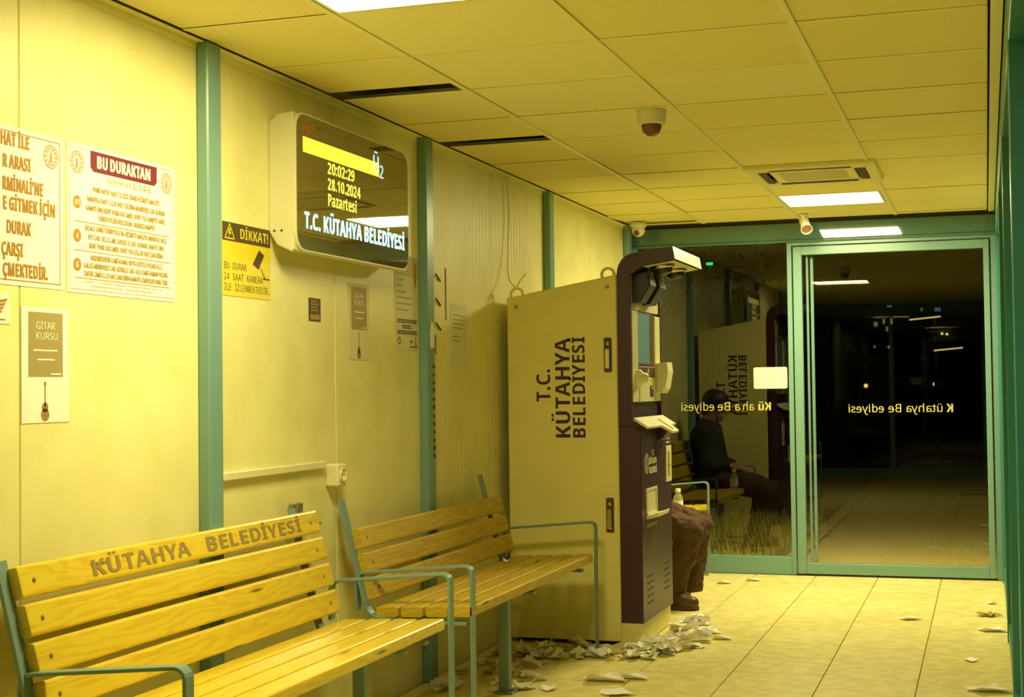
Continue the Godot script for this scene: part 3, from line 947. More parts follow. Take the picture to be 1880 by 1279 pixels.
# ------------------------------------------------------------------ card machine
func card_machine():
	var t := thing("card_machine", "tall beige and plum self service card machine with vertical lettering on its side", "vending machine", Vector3(-2.0, 0, -7.395))
	var ox := -2.0
	var zn := 0.355     # near side, local z
	var zf := -0.355
	var L := func(x: float, y: float) -> Vector2: return Vector2(x - ox, y)
	# grey-beige cabinet with a sloping top
	var st := begin()
	prism(st, PackedVector2Array([L.call(-2.318, 0.022), L.call(-1.742, 0.022), L.call(-1.742, 1.842), L.call(-2.318, 1.742)]), zf, zn, Transform3D(), 0.006)
	build("cabinet", st, M.machine_beige, t)
	st = begin()
	box(st, Vector3(-1.692 - ox, 0.058, 0), Vector3(0.098, 0.112, 0.71), 0.003)
	build("plinth", st, M.machine_beige, t)
	st = begin()
	box(st, Vector3(-2.03 - ox, 0.012, -0.02), Vector3(0.54, 0.024, 0.60), 0.002)
	build("foot_frame", st, M.rubber, t)
	# plum front: lower box, two cheeks, hood
	st = begin()
	prism(st, PackedVector2Array([L.call(-1.741, 0.114), L.call(-1.628, 0.114), L.call(-1.628, 1.04), L.call(-1.672, 1.085), L.call(-1.741, 1.085)]), zf, zn + 0.001, Transform3D(), 0.004)
	build("lower_front", st, M.machine_dark, t)
	var outline := [L.call(-1.741, 1.086), L.call(-1.672, 1.086), L.call(-1.672, 1.84)]
	outline.append_array([L.call(-1.60, 1.886), L.call(-1.446, 1.909), L.call(-1.457, 1.970), L.call(-1.64, 1.948)])
	for k in 7:
		var a := PI / 2 + PI / 2 * k / 6.0
		outline.append(L.call(-1.65 + 0.09 * cos(a), 1.84 + 0.105 * sin(a)))
	for s in [[zn - 0.022, zn + 0.001], [zf, zf + 0.022]]:
		st = begin()
		prism(st, PackedVector2Array(outline), s[0], s[1], Transform3D(), 0.002)
		build("side_cheek", st, M.machine_dark, t)
	var hood := [L.call(-1.72, 1.84), L.call(-1.672, 1.842), L.call(-1.60, 1.888), L.call(-1.448, 1.911), L.call(-1.458, 1.968), L.call(-1.64, 1.946), L.call(-1.69, 1.93), L.call(-1.72, 1.89)]
	st = begin()
	prism(st, PackedVector2Array(hood), zf + 0.023, zn - 0.023, Transform3D(), 0.0)
	build("hood", st, M.machine_dark, t)
	st = begin()
	quad(st, Vector3(-1.448 - ox + 0.004, 1.909, zn - 0.001), Vector3(-1.448 - ox + 0.004, 1.909, zf + 0.001), Vector3(-1.459 - ox + 0.004, 1.971, zf + 0.001), Vector3(-1.459 - ox + 0.004, 1.971, zn - 0.001))
	box(st, Vector3(-1.4525 - ox, 1.940, 0), Vector3(0.005, 0.06, 0.706), 0.001, Basis(Vector3.BACK, 0.17))
	build("hood_front_strip", st, M.machine_cream, t)
	st = begin()
	box(st, Vector3(-1.54 - ox, 1.8925, 0), Vector3(0.17, 0.004, 0.62), 0.001, Basis(Vector3.BACK, 0.148))
	build("hood_underside", st, M.cream_plastic, t)
	for z in [0.20, -0.10]:
		st = begin()
		var at := Transform3D(Basis(Vector3.BACK, 0.148), Vector3(-1.54 - ox, 1.889, z))
		lathe(st, [Vector2(0.062, 0.0), Vector2(0.062, -0.012), Vector2(0.05, -0.016)], at, 20)
		build("camera_rim", st, M.chrome, t)
		st = begin()
		lathe(st, [Vector2(0.05, -0.014), Vector2(0.046, -0.03), Vector2(0.032, -0.045), Vector2(0.0, -0.052)], at, 20)
		build("camera_dome", st, M.dark_lens, t)
	# recessed working face
	st = begin()
	box(st, Vector3(-1.715 - ox, 1.46, 0), Vector3(0.05, 0.75, 0.665), 0.001)
	build("recess_back", st, M.machine_dark, t)
	st = begin()
	box(st, Vector3(-1.687 - ox, 1.755, 0), Vector3(0.012, 0.17, 0.655), 0.002)
	build("upper_plate", st, M.cream_plastic, t)
	for p in [[0.262, 0.13, 1.205, 1.665], [-0.255, 0.125, 1.205, 1.655]]:
		st = begin()
		box(st, Vector3(-1.684 - ox, (p[2] + p[3]) / 2, p[0]), Vector3(0.024, p[3] - p[2], p[1]), 0.003)
		build("face_strip", st, M.machine_cream, t)
	st = begin()
	box(st, Vector3(-1.689 - ox, 1.53, 0.0), Vector3(0.016, 0.285, 0.36), 0.003)
	var bezel := build("screen", st, M.brown_plastic, t)
	st = begin()
	flat_rect(st, -0.165, -0.13, 0.10, 0.13, 0.0006, Transform3D(Basis(Vector3(0, 0, -1), Vector3(0, 1, 0), Vector3(1, 0, 0)), Vector3(-1.681 - ox, 1.53, 0)))
	build("screen_glow", st, M.screen_glow, bezel)
	st = begin()
	for k in 6:
		flat_rect(st, -0.15 + 0.042 * k, -0.125, -0.132 + 0.042 * k, 0.125, 0.001, Transform3D(Basis(Vector3(0, 0, -1), Vector3(0, 1, 0), Vector3(1, 0, 0)), Vector3(-1.681 - ox, 1.53, 0)))
	build("screen_stripes", st, M.screen_stripe, bezel)
	st = begin()
	box(st, Vector3(-1.684 - ox, 1.358, 0.0), Vector3(0.022, 0.054, 0.36), 0.003)
	var bill := build("note_slot", st, M.brown_plastic, t)
	st = begin()
	box(st, Vector3(-1.671 - ox, 1.362, -0.02), Vector3(0.006, 0.022, 0.02), 0.002)
	build("slot_light", st, M.machine_cream, bill)
	st = begin()
	box(st, Vector3(-1.682 - ox, 1.266, 0.0), Vector3(0.026, 0.124, 0.36), 0.004)
	var term := build("card_terminal", st, M.machine_cream, t)
	st = begin()
	box(st, Vector3(-1.668 - ox, 1.258, -0.085), Vector3(0.004, 0.06, 0.07), 0.001)
	build("reader_window", st, M.print_plum, term)
	st = begin()
	box(st, Vector3(-1.666 - ox, 1.275, -0.085), Vector3(0.004, 0.018, 0.06), 0.001)
	build("reader_label", st, M.ink_ochre, term)
	for k in 3:
		st = begin()
		box(st, Vector3(-1.668 - ox, 1.318, 0.1 - 0.09 * k), Vector3(0.003, 0.006, 0.02), 0.001)
		build("screw", st, M.ink_dark, term)
	st = begin()
	lathe(st, [Vector2(0.045, 0.0), Vector2(0.045, 0.018), Vector2(0.03, 0.03), Vector2(0.022, 0.055), Vector2(0.0, 0.06)], Transform3D(Basis(Vector3.BACK, -PI / 2), Vector3(-1.673 - ox, 1.325, 0.225)), 18)
	build("lock_knob", st, M.machine_cream, t)
	st = begin()
	prism(st, PackedVector2Array([L.call(-1.672, 1.405), L.call(-1.612, 1.41), L.call(-1.606, 1.36), L.call(-1.622, 1.27), L.call(-1.64, 1.245), L.call(-1.672, 1.25)]), -0.345, -0.20, Transform3D(), 0.006)
	build("payment_reader", st, M.machine_cream, t)
	for p in [[0.21, 0.14], [-0.02, 0.16]]:
		st = begin()
		prism(st, PackedVector2Array([L.call(-1.682, 1.85), L.call(-1.60, 1.86), L.call(-1.585, 1.79), L.call(-1.64, 1.705), L.call(-1.682, 1.70)]), p[0] - p[1] / 2, p[0] + p[1] / 2, Transform3D(), 0.006)
		build("screen_visor", st, M.black_plastic, t)
	# shelf with a tongue and a slot
	st = begin()
	var shelf := PackedVector2Array([Vector2(0.335, 0.0), Vector2(0.335, 0.085), Vector2(0.02, 0.085), Vector2(-0.02, 0.145), Vector2(-0.17, 0.145), Vector2(-0.21, 0.085), Vector2(-0.335, 0.085), Vector2(-0.335, 0.0)])
	prism(st, shelf, 0.0, 0.012, Transform3D(Basis(Vector3(0, 0, 1), Vector3(0.84, -0.5426, 0), Vector3(0.5426, 0.84, 0)), Vector3(-1.672 - ox, 1.118, 0)), 0.002)
	var sh := build("card_shelf", st, M.machine_cream, t)
	st = begin()
	box(st, Vector3(0, 0, 0), Vector3(0.10, 0.003, 0.03), 0.001, Basis(Vector3.BACK, -0.5735))
	var slot := build("shelf_slot", st, M.ink_dark, sh)
	slot.position = Vector3(-1.672 - ox + 0.0665 + 0.0065, 1.118 - 0.043 + 0.0101, -0.095)
	st = begin()
	prism(st, PackedVector2Array([L.call(-1.628, 1.0), L.call(-1.628, 1.085), L.call(-1.60, 1.066), L.call(-1.575, 1.045), L.call(-1.60, 1.01)]), -0.17, -0.02, Transform3D(), 0.004)
	build("shelf_bracket", st, M.machine_dark, t)
	# plates on the lower front
	var fx := Transform3D(Basis(Vector3(0, 0, -1), Vector3(0, 1, 0), Vector3(1, 0, 0)), Vector3(-1.6275 - ox, 0, 0))
	st = begin()
	box(st, Vector3(-1.625 - ox, 0.87, -0.27), Vector3(0.008, 0.19, 0.13), 0.002)
	var plate := build("coin_plate", st, M.machine_cream, t)
	st = begin()
	box(st, Vector3(-1.6205 - ox, 0.87, -0.262), Vector3(0.004, 0.13, 0.035), 0.001)
	box(st, Vector3(-1.6185 - ox, 0.862, -0.262), Vector3(0.006, 0.012, 0.05), 0.001)
	build("coin_slot", st, M.ink_soft, plate)
	st = begin()
	for s in [[0.98, 0.09], [1.0, 0.09]]:
		flat_rect(st, 0.225, s[0], 0.315, s[0] + 0.008, 0.001, fx)
	mesh_node("plate_caption", done(st), M.machine_cream, t)
	st = begin()
	letters(st, "T.C.", font_bold, Vector2(-0.10, 0.945), 0.026, 0.06, fx, 0, 0.0015, 0.0, 0.002)
	letters(st, "KÜTAHYA", font_bold, Vector2(-0.10, 0.905), 0.030, 0.17, fx, 0, 0.0015, 0.0, 0.002)
	letters(st, "BELEDİYESİ", font_bold, Vector2(-0.10, 0.858), 0.030, 0.17, fx, 0, 0.0015, 0.0, 0.002)
	mesh_node("front_lettering", done(st), M.ink_white, t)
	st = begin()
	seal(st, Vector2(-0.245, 0.895), 0.052, fx, 0.0015)
	mesh_node("emblem", done(st), M.cream_plastic, t)
	st = begin()
	box(st, Vector3(-1.624 - ox, 0.765, 0.15), Vector3(0.008, 0.012, 0.24), 0.002)
	box(st, Vector3(-1.624 - ox, 0.635, 0.15), Vector3(0.008, 0.030, 0.24), 0.002)
	box(st, Vector3(-1.624 - ox, 0.70, 0.26), Vector3(0.008, 0.12, 0.02), 0.002)
	box(st, Vector3(-1.624 - ox, 0.70, 0.04), Vector3(0.008, 0.12, 0.02), 0.002)
	var tray := build("ticket_tray", st, M.machine_cream, t)
	st = begin()
	box(st, Vector3(-1.6265 - ox, 0.70, 0.15), Vector3(0.003, 0.12, 0.2), 0.0)
	build("tray_flap", st, M.paper_dull, tray)
	st = begin()
	prism(st, PackedVector2Array([L.call(-1.622, 0.62), L.call(-1.57, 0.632), L.call(-1.56, 0.652), L.call(-1.566, 0.654), L.call(-1.60, 0.642), L.call(-1.622, 0.64)]), 0.01, 0.27, Transform3D(), 0.002)
	build("tray_lip", st, M.machine_cream, tray)
	st = begin()
	for k in 9:
		flat_rect(st, -0.26 + 0.026 * k, 0.575, -0.24 + 0.026 * k, 0.592, 0.001, fx)
	mesh_node("tray_caption", done(st), M.ink_soft, t)
	st = begin()
	for side in [[-0.24, 0.0], [0.16, 0.02]]:
		for r in 5:
			for c in 3:
				box(st, Vector3(-1.6275 - ox, 0.20 + side[1] + 0.033 * r, -(side[0] + 0.05 * c)), Vector3(0.004, 0.008, 0.03), 0.001)
	build("vent_slots", st, M.print_plum, t)
	st = begin()
	box(st, Vector3(-1.63 - ox, 1.03, 0.30), Vector3(0.004, 0.003, 0.09), 0.001)
	build("edge_trim", st, M.chrome, t)
	# lettering on both sides
	for side in 2:
		st = begin()
		var sx := Transform3D(Basis(Vector3(0, 1, 0), Vector3(-1, 0, 0), Vector3(0, 0, 1)), Vector3(-2.0 - ox, 1.283, zn))
		if side == 1:
			sx = Transform3D(Basis(Vector3(0, -1, 0), Vector3(-1, 0, 0), Vector3(0, 0, -1)), Vector3(-2.0 - ox, 1.283, zf))
		letters(st, "T.C.", font_bold, Vector2(-0.07 if side == 0 else -0.03, 0.128), 0.074, 0.162, sx, -1, 0.0008)
		letters(st, "KÜTAHYA", font_bold, Vector2(-0.252, 0.027), 0.076, 0.50, sx, -1, 0.0008)
		letters(st, "BELEDİYESİ", font_bold, Vector2(-0.252, -0.057), 0.066, 0.503, sx, -1, 0.0008)
		mesh_node("side_lettering", done(st), M.print_plum, t)
	# latches, lifting eyes, bolts
	for y in [1.442, 0.646]:
		st = begin()
		prism(st, round_rect(0.040, 0.172, 0.008), 0.0, 0.006, Transform3D(Basis(), Vector3(-1.790 - ox, y, zn)), 0.002)
		var latch := build("latch", st, M.ink_dark, t)
		st = begin()
		prism(st, round_rect(0.026, 0.10, 0.01), 0.006, 0.018, Transform3D(Basis(), Vector3(-1.790 - ox, y - 0.02, zn)), 0.003)
		lathe(st, [Vector2(0.011, 0.006), Vector2(0.011, 0.014), Vector2(0.0, 0.015)], Transform3D(Basis(Vector3.RIGHT, PI / 2), Vector3(-1.790 - ox, y + 0.055, zn)), 14)
		build("latch_handle", st, M.chrome, latch)
	for p in [[-2.272, 1.747], [-1.792, 1.832]]:
		for z in [zn - 0.03, zf + 0.03]:
			st = begin()
			var ring := []
			for k in 15:
				var a := -0.6 + (PI + 1.2) * k / 14.0
				ring.append(Vector2(p[0] - ox + 0.032 * cos(a), p[1] + 0.014 + 0.030 * sin(a)))
			bent_bar(st, ring, 0.012, 0.014, z)
			build("lifting_eye", st, M.machine_beige, t)
	for p in [[-2.268, 1.695], [-1.79, 1.782]]:
		st = begin()
		lathe(st, [Vector2(0.010, 0.0), Vector2(0.010, 0.003), Vector2(0.005, 0.006), Vector2(0.0, 0.0065)], Transform3D(Basis(Vector3.RIGHT, PI / 2), Vector3(p[0] - ox, p[1], zn)), 12)
		build("bolt", st, M.steel, t)

# municipal round emblem: ring, dots, a small tower in the middle
func seal(st: SurfaceTool, c: Vector2, r: float, xf: Transform3D, z: float):
	flat_ring(st, c, r * 0.90, r, z, xf)
	flat_ring(st, c, r * 0.50, r * 0.56, z, xf)
	for k in 12:
		var a := TAU * k / 12.0
		flat_ring(st, c + Vector2(cos(a), sin(a)) * r * 0.73, 0.0, r * 0.12, z, xf, 1.0, 8)
	flat_rect(st, c.x - r * 0.14, c.y - r * 0.36, c.x + r * 0.14, c.y + r * 0.12, z, xf)
	flat_poly(st, [c + Vector2(-r * 0.2, r * 0.15), c + Vector2(r * 0.2, r * 0.15), c + Vector2(0, r * 0.4)], z, xf)
	flat_rect(st, c.x - r * 0.3, c.y - r * 0.42, c.x + r * 0.3, c.y - r * 0.37, z, xf)

# ------------------------------------------------------------------ bus display
func bus_display():
	var at := Vector3(WALL, 2.015, -5.07)
	var t := thing("bus_display", "wall mounted electronic bus information display with glowing clock, date and text rows", "display", at)
	# local frame: x to the right along the wall (away from camera), y up, z out of the wall
	var f := Transform3D(Basis(Vector3(0, 0, -1), Vector3(0, 1, 0), Vector3(1, 0, 0)), Vector3.ZERO)
	var st := begin()
	# casing: bottom tapers back to the wall
	var side := PackedVector2Array([Vector2(0.0, 0.205), Vector2(0.03, 0.235), Vector2(0.094, 0.240), Vector2(0.094, -0.242), Vector2(0.085, -0.25), Vector2(0.03, -0.225), Vector2(0.0, -0.18)])
	prism(st, side, -0.516, 0.516, f * Transform3D(Basis(Vector3(0, 0, 1), Vector3(0, 1, 0), Vector3(-1, 0, 0)), Vector3.ZERO), 0.004)
	build("casing", st, M.display_metal, t)
	st = begin()
	prism(st, round_rect(1.034, 0.49, 0.075, 8), 0.088, 0.106, f, 0.002)
	build("front_rim", st, M.display_metal, t)
	st = begin()
	prism(st, round_rect(1.02, 0.476, 0.07, 8), 0.1055, 0.1075, f, 0.0)
	build("front_glass", st, M.display_glass, t)
	var z := 0.1083
	var led := begin()
	flat_rect(led, -0.464, 0.105, 0.21, 0.160, z, f)
	mesh_node("led_bar", done(led), M.led_yellow, t)
	led = begin()
	letters(led, "20:02:29", font_bold, Vector2(-0.262, 0.076), 0.043, 0.235, f, -1, z)
	letters(led, "28.10.2024", font_bold, Vector2(-0.262, 0.018), 0.043, 0.29, f, -1, z)
	letters(led, "Pazartesi", font_bold, Vector2(-0.260, -0.040), 0.045, 0.25, f, -1, z)
	mesh_node("led_clock_rows", done(led), M.led_amber, t)
	led = begin()
	letters(led, "T.C. KÜTAHYA BELEDİYESİ", font_bold, Vector2(-0.455, -0.134), 0.058, 0.92, f, -1, z, 0.0, 0.0014)
	mesh_node("led_name_row", done(led), M.led_ice, t)
	led = begin()
	letters(led, "Ü", font_plain, Vector2(0.155, 0.150), 0.066, 0.05, f, -1, z + 0.0006)
	letters(led, "2", font_plain, Vector2(0.217, 0.128), 0.048, 0.034, f, -1, z + 0.0006)
	mesh_node("led_letters", done(led), M.led_ice, t)
	led = begin()
	letters(led, "HAT", font_plain, Vector2(-0.464, 0.190), 0.040, 0.10, f, -1, z)
	mesh_node("led_heading", done(led), M.led_orange_dim, t)
	st = begin()
	for x in [-0.50]:
		for k in 2:
			st = begin()
			lathe(st, [Vector2(0.004, 0.0), Vector2(0.004, 0.002), Vector2(0.0, 0.0025)], Transform3D(Basis(Vector3.RIGHT, PI / 2), Vector3(0.022 + 0.028 * k, -0.175, 0.516)), 10)
			build("casing_screw", st, M.ink_dark, t)
	var l := AreaLight3D.new()
	l.name = "led_glow_light"
	l.area_size = Vector2(0.8, 0.3)
	l.light_energy = 0.02
	l.light_color = Color(1.0, 0.95, 0.6)
	l.area_range = 20.0
	l.area_attenuation = 2.0
	l.shadow_enabled = true
	l.rotation.y = -PI / 2
	l.position = Vector3(0.113, 0, 0)
	t.add_child(l, true)

# ------------------------------------------------------------------ the seated person
# bones: [a, b, radius at a, radius at b]; joined by a smooth minimum and meshed as surface nets
func flesh(st: SurfaceTool, bones: Array, cell: float, k: float, fold := 0.0, hem := -100.0):
	var lo := Vector3.INF
	var hi := -Vector3.INF
	for b in bones:
		for e in 2:
			var r: float = b[2 + e] + cell * 2.0 + fold
			lo = lo.min(b[e] - Vector3.ONE * r)
			hi = hi.max(b[e] + Vector3.ONE * r)
	var n := Vector3i(((hi - lo) / cell).ceil()) + Vector3i.ONE * 2
	var nx := n.x; var ny := n.y; var nz := n.z
	var field := PackedFloat32Array()
	field.resize(nx * ny * nz)
	field.fill(1.0)
	for b in bones:
		var a: Vector3 = b[0]; var ab: Vector3 = b[1] - a
		var ll := maxf(ab.length_squared(), 0.0000001)
		var ra: float = b[2]; var rb: float = b[3]
		var reach := maxf(ra, rb) + cell * 2.5 + k
		var p0 := Vector3i(((a.min(b[1]) - Vector3.ONE * reach - lo) / cell).floor()).clamp(Vector3i.ZERO, n - Vector3i.ONE)
		var p1 := Vector3i(((a.max(b[1]) + Vector3.ONE * reach - lo) / cell).ceil()).clamp(Vector3i.ZERO, n - Vector3i.ONE)
		for z in range(p0.z, p1.z + 1):
			for y in range(p0.y, p1.y + 1):
				var i := (z * ny + y) * nx + p0.x
				for x in range(p0.x, p1.x + 1):
					var ap := lo + Vector3(x, y, z) * cell - a
					var t := clampf(ap.dot(ab) / ll, 0.0, 1.0)
					var d := (ap - ab * t).length() - lerpf(ra, rb, t)
					var o := field[i]
					var h := maxf(k - absf(o - d), 0.0) / k
					field[i] = minf(o, d) - h * h * k * 0.25
					i += 1
	if fold > 0.0:
		var ns := FastNoiseLite.new()
		ns.seed = 4
		ns.frequency = 9.0
		for z in nz:
			for y in ny:
				for x in nx:
					var i := (z * ny + y) * nx + x
					if absf(field[i]) < cell * 3.0:
						var p := lo + Vector3(x, y, z) * cell
						field[i] += fold * ns.get_noise_3d(p.x * 0.8 + p.y * 0.5, p.y * 1.1 - p.x * 0.5, p.z * 2.2)
	if hem > -50.0:
		for z in nz:
			for y in ny:
				var cut := hem - (lo.y + y * cell)
				if cut < -cell * 2.0: continue
				for x in nx:
					var i := (z * ny + y) * nx + x
					field[i] = maxf(field[i], cut)
	var corner := [0, 1, nx, nx + 1, nx * ny, nx * ny + 1, nx * ny + nx, nx * ny + nx + 1]
	var at := {}
	for z in nz - 1:
		for y in ny - 1:
			var i := (z * ny + y) * nx
			for x in nx - 1:
				var f0 := field[i]
				if f0 < cell * 3.5 and f0 > -cell * 3.5:
					var sum := Vector3.ZERO
					var cnt := 0
					for e in [[0, 1], [2, 3], [4, 5], [6, 7], [0, 2], [1, 3], [4, 6], [5, 7], [0, 4], [1, 5], [2, 6], [3, 7]]:
						var va := field[i + corner[e[0]]]; var vb := field[i + corner[e[1]]]
						if (va < 0.0) != (vb < 0.0):
							var t := va / (va - vb)
							var ca := Vector3(e[0] & 1, (e[0] >> 1) & 1, e[0] >> 2); var cb := Vector3(e[1] & 1, (e[1] >> 1) & 1, e[1] >> 2)
							sum += ca.lerp(cb, t)
							cnt += 1
					if cnt > 0:
						at[i] = lo + (Vector3(x, y, z) + sum / cnt) * cell
				i += 1
	st.set_smooth_group(0)
	var step := [1, nx, nx * ny]
	for i in at.keys():
		for ax in 3:
			var s: int = step[ax]; var u: int = step[(ax + 1) % 3]; var v: int = step[(ax + 2) % 3]
			var va := field[i]; var vb := field[i + s]
			if (va < 0.0) == (vb < 0.0): continue
			if not (at.has(i - u) and at.has(i - v) and at.has(i - u - v)): continue
			if va < 0.0: quad(st, at[i - u - v], at[i - v], at[i], at[i - u])
			else: quad(st, at[i - u - v], at[i - u], at[i], at[i - v])
	st.set_smooth_group(-1)

func hand(st: SurfaceTool, wrist: Vector3, fwd: Vector3, up: Vector3, thumb_side: float):
	var side := fwd.cross(up).normalized() * thumb_side
	var bones := [[wrist, wrist + fwd * 0.045, 0.024, 0.026]]
	for k in 4:
		var off := side * (0.030 - 0.020 * k)
		var root := wrist + fwd * 0.045 + off * 0.7
		var kn := wrist + fwd * 0.088 + off
		bones.append([root, kn, 0.013, 0.010])
		var len: float = [0.036, 0.042, 0.039, 0.031][k]
		var mid := kn + (fwd * 0.93 - up * 0.25).normalized() * len
		bones.append([kn, mid, 0.0098, 0.0088])
		bones.append([mid, mid + (fwd * 0.70 - up * 0.72).normalized() * len * 0.75, 0.0088, 0.0074])
	var tb := wrist + fwd * 0.022 + side * 0.022
	var tm := tb + (fwd * 0.72 + side * 0.62 - up * 0.15).normalized() * 0.042
	bones.append([tb, tm, 0.014, 0.011])
	bones.append([tm, tm + (fwd * 0.95 + side * 0.15 - up * 0.25).normalized() * 0.032, 0.0105, 0.0085])
	flesh(st, bones, 0.0045, 0.008)

func shoe(parent: Node, heel: Vector3, dir: Vector3, length: float):
	# heel: point on the floor under the heel's back; dir: towards the toe
	var side := Vector3(-dir.z, 0, dir.x)
	var st := begin()
	var bones := []
	var l := length
	bones.append([heel + dir * 0.035 + Vector3(0, 0.055, 0), heel + dir * (l * 0.45) + Vector3(0, 0.052, 0), 0.036, 0.040])
	bones.append([heel + dir * (l * 0.45) + Vector3(0, 0.052, 0), heel + dir * (l - 0.034) + Vector3(0, 0.042, 0), 0.040, 0.033])
	bones.append([heel + dir * 0.06 + Vector3(0, 0.06, 0), heel + dir * 0.07 + Vector3(0, 0.10, 0), 0.038, 0.040])
	bones.append([heel + dir * 0.08 + Vector3(0, 0.095, 0), heel + dir * (l * 0.55) + Vector3(0, 0.062, 0), 0.030, 0.036])
	bones.append([heel + dir * (l * 0.62) + side * 0.012 + Vector3(0, 0.044, 0), heel + dir * (l - 0.05) + side * 0.006 + Vector3(0, 0.042, 0), 0.036, 0.032])
	flesh(st, bones, 0.008, 0.02)
	var o := build("shoe", st, M.shoe_brown, parent)
	st = begin()
	var pts := []
	for k in 24:
		var a := TAU * k / 24.0
		var along := 0.5 - 0.5 * cos(a)
		pts.append(Vector2(along * (l + 0.002) - 0.001, sin(a) * (0.034 + 0.010 * sin(along * PI * 0.9))))
	prism(st, PackedVector2Array(pts), 0.0, 0.026, Transform3D(Basis(dir, side, Vector3.UP) if dir.cross(side).y > 0 else Basis(dir, -side, Vector3.UP), heel), 0.004)
	build("sole", st, M.shoe_sole, o)
	st = begin()
	for k in 4:
		var p := heel + dir * (l * (0.42 + 0.07 * k)) + Vector3(0, 0.103 - 0.009 * k, 0)
		tube(st, [p - side * 0.02 - Vector3(0, 0.008, 0), p + Vector3(0, 0.004, 0), p + side * 0.02 - Vector3(0, 0.008, 0)], 0.0035, 6)
	build("laces", st, M.carving, o)

